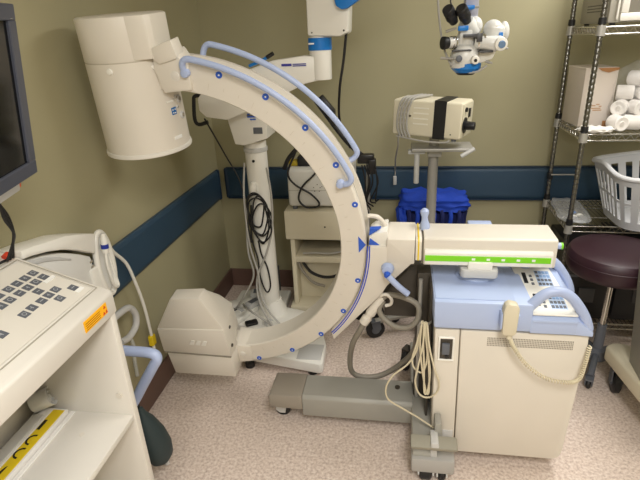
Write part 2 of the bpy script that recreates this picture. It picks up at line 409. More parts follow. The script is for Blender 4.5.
MB().box(.087, .093, y0+.006, y1-.006, .806, .90).build('gap_ring', M('gap_grey', (110, 104, 92), .6), aro)
hl = MB().lathe([(0, 0), (.018, 0), (.0195, .004), (.018, .02), (.0125, .034), (.0115, .05), (.016, .062), (.016, .074), (.008, .082), (0, .083)], (.1, y1-.05, .905), (-.05, 0, 1), 20)
hl.build('lavender_knob', lav, aro)
MB().cyl((.552, y1-.075, .857), (.584, y1-.075, .857), .012, seg=18).build('end_knob', lav, aro)
MB().cyl((.584, y1-.075, .857), (.591, y1-.075, .857), .0125, seg=18).build('green_cap', green, aro)
MB().box(.265, .355, y1+.002, y1+.045, .895, .909, .006).build('rear_lever', lav, aro)
# --- column cap and head under the arm
cl_ = MB().lathe([(0, .735), (.075, .735), (.076, .742), (.07, .75), (.06, .752), (.06, .80), (0, .80)], (.292, 1.715, 0), (0, 0, 1), 40, sy=.75)
clo = cl_.build('lift_column', lavdeep, mach)
MB().prism([(.226, 1.648), (.236, 1.634), (.348, 1.634), (.358, 1.648), (.358, 1.76), (.226, 1.76)], 'z', .766, .800, .006).build('column_collar', greyl, clo)
MB().box(.250, .336, 1.640, 1.70, .790, .828, .006).build('column_clamp', creamw, clo)
# --- cabinet
FC = 1.52
cab = MB().prism([(.236, .055), (.226, .62), (.648, .62), (.650, .585), (.634, .10), (.626, .07), (.605, .055)], 'y', FC, 1.80, .006)
cabo = cab.build('cabinet_body', cream, mach)
MB().prism([(.146, .13), (.137, .62), (.2225, .62), (.232, .10)], 'y', FC+.002, 1.80, .004).build('side_column_panel', cream, mach)
MB().box(.150, .226, FC-.001, 1.72, .085, .160, .004).build('grey_kick_plate', greyl, mach)
gl = MB()
for r_ in range(5):
    for k in range(54):
        x = .318+k*.0053; gl.box(x, x+.003, FC-.0012, FC+.002, .561+r_*.0075, .5655+r_*.0075)
gl.build('vent_grille', M('vent_dark', (140, 132, 118), .6), cabo)
sk = MB()
for (a, b, c, d) in ((.150, .207, .583, .590), (.150, .207, .488, .495), (.150, .157, .495, .583), (.200, .207, .495, .583)): sk.box(a, b, FC-.006, FC+.003, c, d, .0015, 1)
so = sk.build('socket_frame', creamw, mach)
MB().box(.157, .200, FC-.0005, FC+.003, .495, .583).build('socket_recess', dark, so)
pg = MB().box(.163, .190, FC-.014, FC-.001, .520, .566, .003)
pg.build('plug', greyk, so)
MB().cyl((.183, FC-.003, .507), (.183, FC-.008, .507), .007, seg=12).build('round_switch', blackg, so)
# lavender top cover
tc_ = MB().prism([(.131, .632), (.128, .738), (.455, .738), (.455, .632)], 'y', FC-.012, 1.82, .006)
def cl3(x, k): return [(x, FC-.012, .628), (x, FC-.012, .628+.056*k), (x, FC+.012, .628+.068*k), (x, 1.78, .628+.108*k), (x, 1.82, .628+.108*k), (x, 1.82, .628)]
tc_.hull(cl3(.452, 1), cl3(.60, 1), .003); tc_.hull(cl3(.598, 1), [(x, y, z-.004*(z < .63)) for x, y, z in cl3(.654, .22)], .003)
tco = tc_.build('top_cover', lavdeep, mach)
MB().prism([(.133, .7375), (.134, .741), (.36, .741), (.40, .739)], 'y', FC+.01, 1.80, .0015, 1).build('top_pad', lavdeep, tco)
# sloping control panel
sly = math.atan2(.040, 1.78-1.532)
PM = frame((.578, 1.528, .6985), (1, 0, 0), (0, math.cos(sly), math.sin(sly)), (0, -math.sin(sly), math.cos(sly)))
cpn = MB().prism([(-.122, -.014), (-.145, .28), (-.010, .28), (.022, -.014)], 'z', -.002, .005, .002, 1, mat=PM).build('control_panel', creamw, tco)
for (ox, oy) in ((-.090, .022), (-.104, .150)):
    MB().box(ox-.012, ox+.002, oy+.01, oy+.075, .004, .0072, .001, 1, mat=PM).build('black_display', blackg, cpn)
    MB().box(ox+.035, ox+.088, oy-.006, oy+.09, .004, .0058, .001, 1, mat=PM).build('blue_field', M('panel_field', (176, 196, 226), .5), cpn)
    for r_ in range(4):
        for c_ in range(6):
            if c_ == 1 or (c_ == 0 and r_ == 3): continue
            x = ox+.012+c_*.0125; y = oy+r_*.024
            mt_ = M('panel_blue', (130, 165, 210), .5) if (c_ > 2 and r_ > 1) else greyk
            MB().box(x, x+.0095, y, y+.014, .0045, .0074, .0008, 1, mat=PM).build('panel_key', mt_, cpn)
# handles
def handle(y, dx=0):
    pts = [(.436, y, .712), (.452, y, .730), (.485, y, .768), (.515, y, .782), (.545, y, .780), (.575, y, .760), (.605, y, .722), (.628, y, .682), (.640, y, .650), (.640, y, .64)]
    pts = [(x+dx, y_, z) for x, y_, z in pts]
    MB().tube(pts, .0175, 14, 5).build('grab_handle', lav, tco)
handle(FC+.008); handle(1.795, .020)
MB().box(.455, .60, FC-.016, FC-.004, .672, .684, .003).build('ledge', lavdeep, tco)
# --- base
bm_ = MB().prism([(1.655, .052), (1.652, .145), (1.664, .160), (1.80, .160), (1.806, .15), (1.806, .052)], 'x', -.40, .075, .004)
bo = bm_.build('base_beam', grey, mach)
MB().prism([(-.400, .160), (-.542, .158), (-.549, .150), (-.549, .098), (-.54, .090), (-.400, .086)], 'y', 1.650, 1.808, .006).build('beam_end_cap', greyb, bo)
MB().cyl((.01, 1.75, .160), (.01, 1.75, .166), .011, seg=14).build('bolt', dark, bo)
lg = MB().prism([(1.42, .05), (1.42, .125), (1.44, .150), (2.12, .150), (2.12, .05)], 'x', .070, .150, .006).build('base_rail', grey, mach)
MB().box(.066, .226, 1.405, 1.47, .050, .118, .008).build('front_foot', M('foot_grey', (172, 170, 166), .5), lg)
MB().prism([(.152, .10), (.150, .245), (.175, .245), (.188, .10)], 'y', 1.46, 1.52, .006).build('pedal_post', grey, lg)
pd = MB().box(-.085, .085, -.026, .026, -.011, .011, .006, 2, Matrix.Translation((.146, 1.425, .183)) @ Matrix.Rotation(R(20), 4, 'X')).build('brake_pedal', M('pedal_grey', (150, 146, 132), .7, bump=.3, bscale=120), lg)
MB().prism([(.136, .172), (.134, .205), (.162, .205), (.166, .172)], 'y', 1.40, 1.47, .004).build('pedal_hub', greyl, pd)
MB().box(.135, .160, 1.42, 1.46, .11, .18, .003).build('pedal_arm', greyl, pd)
def caster(parent, x, y, r=.036, w=.03, top=.06, rot=0, wm_=black, hm=greyl):
    mt = Matrix.Translation((x, y, 0)) @ Matrix.Rotation(rot, 4, 'Z')
    f = MB().prism([(-.022, top), (-.03, r*1.15), (-.012, r*.7), (.014, r*.7), (.026, top)], 'y', -w/2-.008, -w/2-.002, .001, 1, mat=mt)
    f.prism([(-.022, top), (-.03, r*1.15), (-.012, r*.7), (.014, r*.7), (.026, top)], 'y', w/2+.002, w/2+.008, .001, 1, mat=mt)
    f.box(-.024, .026, -w/2-.008, w/2+.008, top-.006, top+.006, mat=mt)
    c = f.build('caster', hm, parent)
    prof = [(0, -w/2), (r*.8, -w/2), (r, -w/2+.006), (r, w/2-.006), (r*.8, w/2), (0, w/2)]
    MB().lathe(prof, (0, 0, r), (0, 1, 0), 24, mat=mt).build('wheel', wm_, c)
    MB().lathe([(0, -w/2-.002), (r*.45, -w/2-.002), (r*.45, w/2+.002), (0, w/2+.002)], (0, 0, r), (0, 1, 0), 16, mat=mt).build('wheel_hub', hm, c)
    return c
caster(bo, -.505, 1.715, .034, .032, .088, 0)
caster(lg, .122, 1.435, .034, .045, .056, R(90)); caster(lg, .182, 1.435, .030, .026, .056, R(90))
caster(lg, .06, 2.10, .062, .03, .12, R(60), black, dark)
# dark side plate and lift housing left of the cabinet
MB().box(.122, .131, 1.60, 1.80, .15, .735, .003).build('side_cover', dark, mach)
MB().prism([(.078, .15), (.078, .74), (.128, .74), (.128, .15)], 'y', 1.72, 1.80, .004).build('mast', dark, mach)
MB().prism([(-.05, .50), (-.055, .60), (.045, .725), (.06, .735), (.13, .735), (.13, .50)], 'y', 1.79, 1.90, .004).build('mast_head', dark, mach)
MB().cyl((.09, 1.708, .16), (.09, 1.708, .72), .008, seg=10).build('guide_rod', steel, mach)
# hook and hose
MB().tube([(.128, 1.60, .60), (.11, 1.57, .60), (.10, 1.56, .605), (.085, 1.56, .62)], .004, 8, 4).build('cable_hook', steel, mach)
pf = MB().lathe([(0, 0), (.020, 0), (.021, .03), (.017, .034), (.017, .05), (.021, .054), (.018, .11), (.014, .15), (0, .15)], (-.135, 1.74, .492), (.52, 0, .85), 20)
fo = pf.build('hose_fitting', cream, mach)
MB().tube([(-.075, 1.735, .615), (-.06, 1.722, .635), (-.04, 1.72, .64), (-.022, 1.722, .62), (-.024, 1.73, .592), (-.045, 1.735, .58)], .007, 10, 5).build('hose_clamp', cream, fo)
MB().tube([(-.125, 1.74, .51), (-.150, 1.75, .45), (-.185, 1.78, .36), (-.205, 1.83, .24), (-.20, 1.85, .155), (-.16, 1.86, .12), (-.09, 1.87, .118), (-.03, 1.87, .15), (.03, 1.85, .22), (.075, 1.80, .32), (.085, 1.75, .42)], .0125, 12, 8).build('hose', hosem, mach)
MB().tube([(-.055, 1.74, .60), (-.070, 1.73, .565), (-.05, 1.72, .53), (.0, 1.70, .505), (.055, 1.69, .515), (.085, 1.69, .56), (.08, 1.70, .61), (.03, 1.71, .635), (-.03, 1.73, .635), (-.06, 1.74, .61)], .0115, 12, 8).build('hose', hosem, mach)

# handset clipped to the cabinet front, coiled cord
hs = thing('hand_switch', 'cream hand switch clipped to the front of the lavender cabinet top with a coiled cord', 'hand switch', (.378, 1.50, .64))
HZ = .030
MB().prism([(.352, .645), (.350, .730), (.354, .752), (.366, .762), (.392, .757), (.400, .745), (.398, .648), (.388, .640), (.36, .640)], 'y', 1.465, 1.502, .006).build('grip', ivory, hs)
MB().box(.345, .353, 1.474, 1.508, .66, .72, .003).build('clip', lav, hs); MB().box(.399, .406, 1.474, 1.508, .67, .715, .003).build('clip', lav, hs)
MB().lathe([(0, 0), (.010, 0), (.008, .02), (0, .02)], (.380, 1.482, .622), (0, 0, 1), 14).build('strain_relief', ivory, hs)
path = crom([(.381, 1.482, .624), (.400, 1.478, .585), (.445, 1.478, .522), (.514, 1.478, .468), (.588, 1.478, .455), (.625, 1.480, .472), (.638, 1.49, .53), (.652, 1.512, .585)], 84)
hel = []
for i in range(len(path)-1):
    tg = (path[min(i+1, len(path)-1)]-path[max(i-1, 0)]).normalized(); a = i*.6
    nrm = Vector((0, 1, 0)); bn = tg.cross(nrm).normalized()
    hel.append(path[i]+.0055*(math.cos(a)*nrm+math.sin(a)*bn))
MB().tube(hel, .0026, 6, 1).build('coiled_cord', cablec, hs)

# hanging cream cables on the hook
cb = thing('cable_bundle', 'cream cables looped over a hook beside the lavender and cream cabinet', 'cable', (.1, 1.56, .16))
loops = [
 [(.100, 1.555, .625), (.098, 1.54, .54), (.082, 1.53, .44), (.075, 1.53, .37), (.095, 1.53, .315), (.130, 1.525, .31), (.158, 1.515, .35), (.160, 1.508, .40), (.140, 1.51, .46), (.120, 1.53, .54), (.112, 1.555, .61)],
 [(.092, 1.56, .625), (.088, 1.55, .53), (.100, 1.54, .42), (.118, 1.535, .325), (.128, 1.535, .335), (.122, 1.54, .45), (.108, 1.55, .56), (.104, 1.56, .62)],
 [(.110, 1.56, .62), (.116, 1.55, .52), (.128, 1.535, .42), (.122, 1.53, .335), (.110, 1.53, .33), (.106, 1.54, .43), (.10, 1.55, .53), (.098, 1.56, .62)],
 [(.096, 1.57, .62), (.075, 1.56, .52), (.062, 1.56, .46), (.07, 1.555, .42), (.10, 1.55, .405), (.115, 1.55, .46), (.112, 1.555, .55), (.106, 1.565, .62)],
 [(.09, 1.57, .60), (.078, 1.56, .50), (.045, 1.555, .435), (-.01, 1.55, .38), (-.035, 1.55, .32), (-.025, 1.55, .265), (.03, 1.55, .225), (.09, 1.54, .195), (.150, 1.512, .175)]]
for l_ in loops: MB().tube(l_, .0035, 8, 8).build('cable', cablec, cb)

# ================================================================== left cart
O0 = Vector((-.808, 1.12, 0))
cart = thing('viewing_cart', 'cream equipment cart with sloped grey keypad, front shelf and warning label at lower left', 'cart', O0, R(90.5))
XK = Matrix.Translation(O0) @ Matrix.Rotation(R(90.5), 4, 'Z')       # local x = away from the viewer, y = towards the wall
BD = .340
MB().prism([(0, .05), (0, .945), (.012, .952), (.30, 1.055), (BD, 1.055), (BD, .05)], 'x', -.026, .0, .004, mat=XK).build('side_panel', cream2, cart)
MB().prism([(0, .05), (0, .945), (.012, .952), (.30, 1.055), (BD, 1.055), (BD, .05)], 'x', -.64, -.614, .004, mat=XK).build('side_panel', cream2, cart)
MB().box(-.614, -.026, BD-.007, BD, .05, 1.04, mat=XK).build('back_panel', cream2, cart)
MB().box(-.614, -.026, .004, BD-.008, .505, .525, .002, mat=XK).build('shelf', cream2, cart)
MB().box(-.614, -.026, .006, BD-.02, .06, .085, .002, mat=XK).build('bottom_panel', cream2, cart)
MB().cyl(XK @ Vector((-.03, .035, .60)), XK @ Vector((-.024, .035, .60)), .010, seg=16).build('screw_cap', cream, cart)
MB().cyl(XK @ Vector((-.12, .12, .525)), XK @ Vector((-.12, .12, .5262)), .008, seg=16).build('screw_cap', cream, cart)
tp = MB().prism([(-.004, .885), (-.004, .949), (.004, .956), (.325, 1.072), (BD, 1.074), (BD, 1.04), (.32, 1.04), (.018, .925), (.018, .885)], 'x', -.65, .004, .005, mat=XK)
tpo = tp.build('sloped_top', cream2, cart)
s2 = math.atan2(.36, 1)
TM = XK @ frame((0, 0, .9565), (1, 0, 0), (0, math.cos(s2), math.sin(s2)), (0, -math.sin(s2), math.cos(s2)))
def L(b): return b/math.cos(s2)
kp = MB().prism([(-.64, L(.040)), (-.02, L(.040)), (-.02, L(.250)), (-.64, L(.250))], 'z', .0, .0024, .0015, 1, mat=TM).build('keypad_membrane', M('membrane_cream', (222, 217, 206), .5), tpo)
gg = MB()
for b_ in (.032, .258): gg.box(-.64, -.012, L(b_)-.0012, L(b_)+.0012, .0015, .0027, mat=TM)
gg.box(-.0135, -.0115, L(.032), L(.258), .0015, .0027, mat=TM)
gg.build('groove', M('groove_grey', (176, 170, 156), .6), tpo)
MB().box(-.50, -.03, L(.268), L(.280), .001, .004, .001, 1, mat=TM).build('long_slot', M('slot_grey', (190, 186, 174), .6), tpo)
keys = [(r_, c_) for r_ in (.046, .077, .108, .139, .174, .204) for c_ in (.190, .161)] + [(.079, .106), (.109, .133), (.109, .105), (.107, .077), (.139, .104), (.174, .105), (.205, .103), (.048, .078), (.289, .097), (.289, .128), (.32, .100)]
for i, (a, b) in enumerate(keys):
    k_ = MB().box(-a-.0115, -a+.0115, L(b)-.0115, L(b)+.0115, .002, .0042, .001, 1, mat=TM).build('key', greyk, kp)
    mk = MB(); 
    if i % 3 == 0: mk.lathe([(.0045, 0), (.006, 0), (.006, .0006), (.0045, .0006)], (-a, L(b), .0040), (0, 0, 1), 14, mat=TM)
    elif i % 3 == 1: mk.box(-a-.006, -a+.006, L(b)-.001, L(b)+.001, .0038, .0047, mat=TM)
    else: mk.box(-a-.001, -a+.001, L(b)-.005, L(b)+.005, .0038, .0047, mat=TM).box(-a-.005, -a+.001, L(b)-.001, L(b)+.001, .0038, .0047, mat=TM)
    mk.build('key_symbol', M('key_ink', (180, 182, 186), .5), k_)
for (a, b, wa, wb) in ((.048, .143, .040, .011), (.046, .060, .026, .011)):
    q_ = MB().box(-a-wa/2, -a+wa/2, L(b)-wb/2, L(b)+wb/2, .002, .0048, mat=TM).build('paper_label', labelw, kp)
# warning label on the front edge
wl = MB().box(-.146, -.040, -.0058, -.0038, .907, .940, .0006, 1, mat=XK).build('warning_label', orange, tpo)
for (xx, zz) in ((-.052, .931), (-.058, .915), (-.046, .915)): MB().prism([(xx-.005, zz-.004), (xx+.005, zz-.004), (xx, zz+.005)], 'y', -.0066, -.0055, mat=XK).build('trefoil_blade', redm, wl)
ll = MB()
for k in range(4): ll.box(-.140, -.075, -.0064, -.0055, .912+k*.006, .9135+k*.006, mat=XK)
ll.build('label_text_lines', M('label_ink', (150, 90, 20), .6), wl)
# lavender push handle on the far side
hp = [XK @ Vector(p) for p in [(-.0, .05, .655), (.10, .05, .655), (.18, .055, .655), (.205, .075, .645), (.20, .12, .60), (.17, .18, .55), (.10, .26, .50), (.0, .28, .48)]]
MB().tube([(-1.04, 1.12, .625), (-1.035, 1.22, .62), (-1.00, 1.295, .614), (-.93, 1.30, .612), (-.86, 1.30, .611), (-.828, 1.30, .604), (-.822, 1.30, .585), (-.845, 1.30, .548), (-.895, 1.30, .470), (-.945, 1.295, .39), (-1.00, 1.24, .31), (-1.03, 1.12, .28)], .0185, 16, 6).build('push_handle', lav, cart)
for (a, b) in ((-.05, .05), (-.59, .05), (-.05, .27), (-.59, .27)):
    p_ = XK @ Vector((a, b, 0)); caster(cart, p_.x, p_.y, .022, .02, .046, R(30))

# monitor above the cart
mo_ = Vector((-.919, 1.10, 1.307)); ez = Vector((.054, 0, .386)).normalized(); ex = Vector((-math.sin(R(14)), math.cos(R(14)), 0))
ey = ez.cross(ex).normalized(); ex = ey.cross(ez).normalized()      # local x to the far end, z up, y to the wall
XM = frame(mo_, ex, ey, ez)
mon = thing('monitor', 'charcoal framed monitor with a dark screen above the cart keypad', 'monitor', mo_)
WM, HM, BZ = .50, .392, .034
hb = MB().box(-WM, 0, .012, .055, 0, HM, .008, mat=XM).build('housing', charcoal, mon)
fr = MB()
for (a, b, c, d) in ((-WM, 0, 0, BZ), (-WM, 0, HM-BZ, HM), (-WM, -WM+BZ, BZ, HM-BZ), (-BZ, 0, BZ, HM-BZ)): fr.box(a, b, 0, .016, c, d, .002, 1, mat=XM)
fr.build('bezel', charcoal, mon)
MB().box(-WM+BZ-.002, -BZ+.002, .007, .014, BZ-.002, HM-BZ+.002, mat=XM).build('screen', screen, mon)
MB().cyl(XM @ Vector((-.02, .001, HM-.03)), XM @ Vector((-.02, -.001, HM-.03)), .002, seg=10).build('screw', chrome, mon)
MB().box(-.40, -.055, .02, .06, -.032, .0, .006, mat=XM).build('chin', greyl, mon)
MB().box(-.062, -.045, .022, .05, -.026, -.002, .004, mat=XM).build('orange_lamp', M('orange_lamp', (220, 96, 30), .4), mon)
MB().box(-.44, -.36, .03, .06, -.13, -.03, .004, mat=XM).build('stand_neck', charcoal, mon)
nk = XM @ Vector((-.40, .10, -.12))
MB().cyl((nk.x, nk.y, 1.05), (nk.x, nk.y, nk.z+.05), .025, seg=20).build('stand_post', charcoal, mon)
MB().cyl((nk.x, nk.y, 1.03), (nk.x, nk.y, 1.075), .045, seg=28).build('stand_base', charcoal, mon)
cc = thing('monitor_cables', 'black cables hanging from under the monitor down behind the cart keypad', 'cable', (-1.04, 1.07, 1.09))
for d in (0, .012, .024):
    MB().tube([(-.95-d*.3, .99-d, 1.285), (-.985, 1.02, 1.25), (-1.01+d*.4, 1.062-d, 1.20), (-1.018+d*.3, 1.072-d*.3, 1.15), (-1.05, 1.09, 1.10+d*.2), (-1.07, 1.10-d, 1.06)], .0038, 8, 8).build('cable', black, cc)
MB().tube([(-1.075, 1.095, 1.06), (-1.08, 1.05, 1.062), (-1.085, .98, 1.062)], .004, 8, 6).build('cable', black, cc)
MB().cyl((-1.09, 1.092, 1.062), (-1.09, 1.108, 1.066), .010, seg=14).build('red_connector', redm, cc)

# things on the cart shelf
rl = thing('paper_roll', 'white rolled sheet lying on the upper cart shelf', 'roll', XK @ Vector((-.05, .28, .532)), R(90.5))
def L3(x, y, z): return XK @ Vector((x, y, z))
rp = MB(); ra = XK.to_3x3() @ Vector((-.35, .85, -.30)); rc = L3(-.036, .262, .590)
rp.lathe([(.0285, 0), (.031, 0), (.0295, .060), (.0275, .060), (.0272, .004), (.0285, 0)], rc, ra, 32)
rp.lathe([(.018, .004), (.0195, .004), (.0185, .05), (.017, .05), (.018, .004)], rc, ra, 28)
rp.lathe([(0, .008), (.008, .006), (.008, .05), (0, .05)], rc, ra, 20)
rp.lathe([(0, .014), (.0275, .014), (.0275, .018), (0, .018)], rc, ra, 28)
rp.build('rolled_sheet', foam, rl)
# folders / magazines with the yellow spine
def sheet(name, label, cat, x0, x1, y0, y1, z0, z1, mat, rot=0, grp=None):
    t = thing(name, label, cat, L3((x0+x1)/2, (y0+y1)/2, z0), R(90.5)+rot, grp)
    m = wm(t)
    MB().box(-(x1-x0)/2, (x1-x0)/2, -(y1-y0)/2, (y1-y0)/2, 0, z1-z0, .001, 1, mat=m).build('pages', mat, t)
    return t, m
t1, m1 = sheet('binder', 'flat white binder with a yellow strip of black lettering on the cart shelf', 'binder', -.395, -.043, .214, .298, .5255, .5445, paper)
MB().box(-.165, .170, -.036, .002, .0185, .0198, mat=m1).build('yellow_strip', yellow, t1)
inkb = M('black_ink', (25, 22, 20), .6)
MB().box(.085, .125, -.010, .000, .0195, .0206, mat=m1).build('black_letter', inkb, t1)
for cx_ in (.045, -.005):
    gly = MB()
    pts = [(cx_+.020*math.cos(R(a)), -.018+.020*math.sin(R(a)), .020) for a in range(-10, 191, 12)]
    for a_, b_ in zip(pts, pts[1:]):
        gly.hull([m1 @ Vector((a_[0], a_[1], .0195)), m1 @ Vector((b_[0], b_[1], .0195)), m1 @ Vector((cx_+(b_[0]-cx_)*.72, -.018+(b_[1]+.018)*.72, .0195)), m1 @ Vector((cx_+(a_[0]-cx_)*.72, -.018+(a_[1]+.018)*.72, .0195))],
                 [m1 @ Vector((a_[0], a_[1], .0206)), m1 @ Vector((b_[0], b_[1], .0206)), m1 @ Vector((cx_+(b_[0]-cx_)*.72, -.018+(b_[1]+.018)*.72, .0206)), m1 @ Vector((cx_+(a_[0]-cx_)*.72, -.018+(a_[1]+.018)*.72, .0206))])
    gly.build('black_letter', inkb, t1)
MB().prism([(-.085, .0), (-.055, -.010), (-.05, -.014), (-.09, -.012)], 'z', .0195, .0206, mat=m1).build('black_letter', inkb, t1)
for i, (y0_, y1_, zz, rt, lb) in enumerate([(.258, .290, .5450, 0, 'thin booklet lying on the binder just behind its yellow strip'), (.264, .300, .5490, .03, 'topmost thin booklet on the binder under the paper roll')]):
    sheet('booklet', lb, 'booklet', -.395, -.06-i*.02, y0_, y1_, zz, zz+.0035, paper if i == 0 else M('paper_grey', (206, 204, 198), .7), rt)
sheet('folder', 'white cardboard folder lying under the binder edge on the cart shelf', 'folder', -.395, -.035, .196, .210, .5255, .531, paper)

# ================================================================== white hooded unit behind the cart
hd = thing('hooded_unit', 'white wall-side medical unit with a curved hood behind the cart keypad', 'medical unit', (-1.08, 1.4, 0))
# hood: a curved band along +y, then the recessed tray face
hood = [(1.128, 1.067), (1.150, 1.065), (1.178, 1.062), (1.256, 1.047), (1.32, 1.036), (1.371, 1.020), (1.42, 1.003), (1.469, .984)]
lo = [(1.128, 1.040), (1.148, 1.038), (1.166, 1.035), (1.23, 1.020), (1.295, .998), (1.345, .975), (1.395, .948), (1.446, .916)]
MB().prism(hood+lo[::-1], 'x', -1.153, -1.066, .006).build('hood', creamw, hd)
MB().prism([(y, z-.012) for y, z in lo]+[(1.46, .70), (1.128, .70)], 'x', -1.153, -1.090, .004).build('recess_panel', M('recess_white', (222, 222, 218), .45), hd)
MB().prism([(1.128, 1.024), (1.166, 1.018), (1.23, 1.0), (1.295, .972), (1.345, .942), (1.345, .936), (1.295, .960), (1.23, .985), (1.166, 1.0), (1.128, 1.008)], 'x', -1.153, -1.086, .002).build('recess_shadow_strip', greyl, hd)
ring = []
for k in range(40):
    a = 2*PI*k/40; ring.append((-1.085, 1.512+.046*math.cos(a), .845+.125*math.sin(a)))
MB().tube(ring, .011, 10, 1, True).build('side_ring', creamw, hd)
MB().lathe([(0, 0), (.044, 0), (.046, .01), (.040, .02), (0, .022)], (-1.102, 1.512, .845), (1, 0, 0), 30, mat=Matrix.Translation((0, 0, .845*(1-2.5))) @ Matrix.Scale(2.5, 4, (0, 0, 1))).build('side_plate', M('white_side', (226, 226, 222), .45), hd)
for k in range(5): MB().box(-1.096, -1.088, 1.435, 1.452, .80+k*.02, .808+k*.02, .001, 1).build('vent_slot', seam, hd)
MB().box(-1.14, -1.08, 1.42, 1.475, .60, .86, .008).build('end_block', creamw, hd)
pl2 = thing('white_plug_cable', 'white cable with a blue-ringed plug looping down the left wall to a yellow tag', 'cable', (-1.07, 1.48, .93))
MB().lathe([(0, 0), (.010, 0), (.012, .012), (.012, .055), (.009, .066), (.009, .075), (0, .075)], (-1.055, 1.487, .900), (0, .1, 1), 18).build('plug', creamw, pl2)
MB().lathe([(.0122, .018), (.0135, .018), (.0135, .034), (.0122, .034)], (-1.055, 1.487, .900), (0, .1, 1), 18).build('blue_ring', M('plug_blue', (30, 50, 150), .4), pl2)
MB().tube([(-1.07, 1.50, .93), (-1.09, 1.56, .90), (-1.10, 1.60, .85), (-1.10, 1.665, .77), (-1.10, 1.70, .66), (-1.10, 1.725, .54), (-1.10, 1.735, .40), (-1.10, 1.735, .30)], .007, 10, 8).build('cable', creamw, pl2)
MB().box(-1.112, -1.09, 1.722, 1.752, .325, .375, .002, 1).build('yellow_tag', yellow, pl2)
MB().tube([(-1.10, 1.737, .31), (-1.11, 1.73, .24), (-1.12, 1.70, .22)], .003, 8, 6).build('thin_lead', creamw, pl2)
MB().tube([(-1.055, 1.487, .905), (-1.055, 1.48, .85), (-1.06, 1.50, .76), (-1.07, 1.54, .74), (-1.08, 1.545, .80), (-1.085, 1.54, .87)], .005, 8, 6).build('thin_lead', creamw, pl2)
tbg = thing('corrugated_tube', 'grey-white curved hose end hanging by the wall above the lavender handle', 'hose', (-1.08, 1.55, .45))
MB().tube([(-1.09, 1.46, .615), (-1.09, 1.53, .615), (-1.09, 1.60, .60), (-1.09, 1.635, .55), (-1.09, 1.62, .50), (-1.09, 1.56, .485), (-1.09, 1.50, .50)], .014, 12, 8).build('hose', greyl, tbg)
MB().tube([(-1.10, 1.575, .485), (-1.10, 1.59, .42), (-1.10, 1.575, .36), (-1.10, 1.57, .28)], .008, 10, 8).build('clear_hose', M('clear_grey', (200, 202, 196), .3, alpha=.7), tbg)
bg = thing('rubber_bag', 'dark green-grey rubber bag hanging below the lavender cart handle', 'bag', (-.89, 1.33, .05))
MB().lathe([(0, 0), (.025, .004), (.052, .03), (.062, .075), (.056, .14), (.036, .21), (.016, .25), (.011, .275), (0, .28)], (-.895, 1.325, .075), (-.16, -.05, 1), 28, sx=.8).build('bag_body', teal, bg)
MB().tube([(-.945, 1.315, .34), (-.958, 1.31, .42), (-.97, 1.31, .50), (-.985, 1.31, .60)], .007, 8, 5).build('strap', black, bg)
MB().cyl((-.89, 1.33, .055), (-.892, 1.33, .085), .010, seg=12).build('tail_plug', greyl, bg)

# ================================================================== surgical microscope on its stand
sc = thing('surgical_microscope', 'white floor-standing surgical microscope with grey column, long arm and azure rings behind the C-arm', 'microscope', (-.72, 2.42, 0))
ped = MB().prism([(-.98, 2.26), (-.98, 2.64), (-.66, 2.66), (-.66, 2.46), (-.52, 2.42), (-.46, 2.28), (-.60, 2.18)], 'z', .075, .125, .012)
ped = ped.build('base', creamw, sc)
MB().prism([(-.84, 2.06), (-.84, 2.26), (-.40, 2.26), (-.366, 2.15), (-.360, 1.985), (-.38, 1.975)], 'z', .028, .085, .008).build('base_foot', creamw, ped)
MB().box(-.50, -.375, 2.01, 2.14, .084, .090, .003).build('foot_cover', greyl, ped)
MB().lathe([(0, 0), (.085, 0), (.08, .03), (.06, .07), (.056, .09), (0, .09)], (-.715, 2.40, .12), (0, 0, 1), 28).build('column_foot', creamw, ped)
for (x, y) in ((-.42, 2.02), (-.76, 2.04), (-.94, 2.58), (-.72, 2.6)): MB().cyl((x, y, 0), (x, y, .03 if y < 2.3 else .076), .024, seg=16).build('foot_pad', black, ped)
MB().cyl((-.728, 2.40, .19), (-.728, 2.40, 1.125), .060, .056, 32, .004).build('column', creamw, sc)
MB().lathe([(.058, 0), (.0615, .003), (.0615, .02), (.058, .023)], (-.728, 2.40, 1.07), (0, 0, 1), 32).build('column_ring', greyl, sc)
MB().cyl((-.728, 2.339, 1.03), (-.728, 2.346, 1.03), .007, seg=12).build('column_screw', black, sc)
hdm = MB().prism([(-.835, 1.29), (-.800, 1.125), (-.755, 1.118), (-.635, 1.15), (-.625, 1.30), (-.64, 1.33)], 'y', 2.30, 2.47, .005).build('column_head', creamw, sc)
MB().box(-.70, -.655, 2.2965, 2.302, 1.175, 1.205, .001, 1).build('type_plate', greyk, hdm)
for k in range(7):
    MB().box(-.728+rnd.random()*.07, -.716+rnd.random()*.07, 2.2965, 2.301, 1.235+k*.006, 1.241+k*.006).build('label_speck', blue if k % 2 else greyk, hdm)
am = MB().prism([(-.93, 1.355), (-.93, 1.300), (-.90, 1.27), (-.80, 1.255), (-.62, 1.318), (-.42, 1.405), (-.325, 1.425), (-.325, 1.515), (-.42, 1.522), (-.56, 1.508), (-.68, 1.472), (-.75, 1.39), (-.90, 1.385)], 'y', 2.22, 2.34, .006).build('lower_arm', creamw, sc)
MB().tube([(-.90, 2.24, 1.37), (-.945, 2.235, 1.365), (-.955, 2.235, 1.34), (-.962, 2.235, 1.26), (-.945, 2.235, 1.235), (-.90, 2.24, 1.245)], .009, 10, 4).build('black_handle', black, am)
MB().box(-.52, -.475, 2.2175, 2.221, 1.482, 1.492).build('blue_mark', M('ink_blue', (50, 50, 150), .5), am)
for k in range(2): MB().box(-.470, -.41, 2.2175, 2.221, 1.480+k*.007, 1.484+k*.007).build('printed_line', M('ink_blue', (50, 50, 150), .5), am)
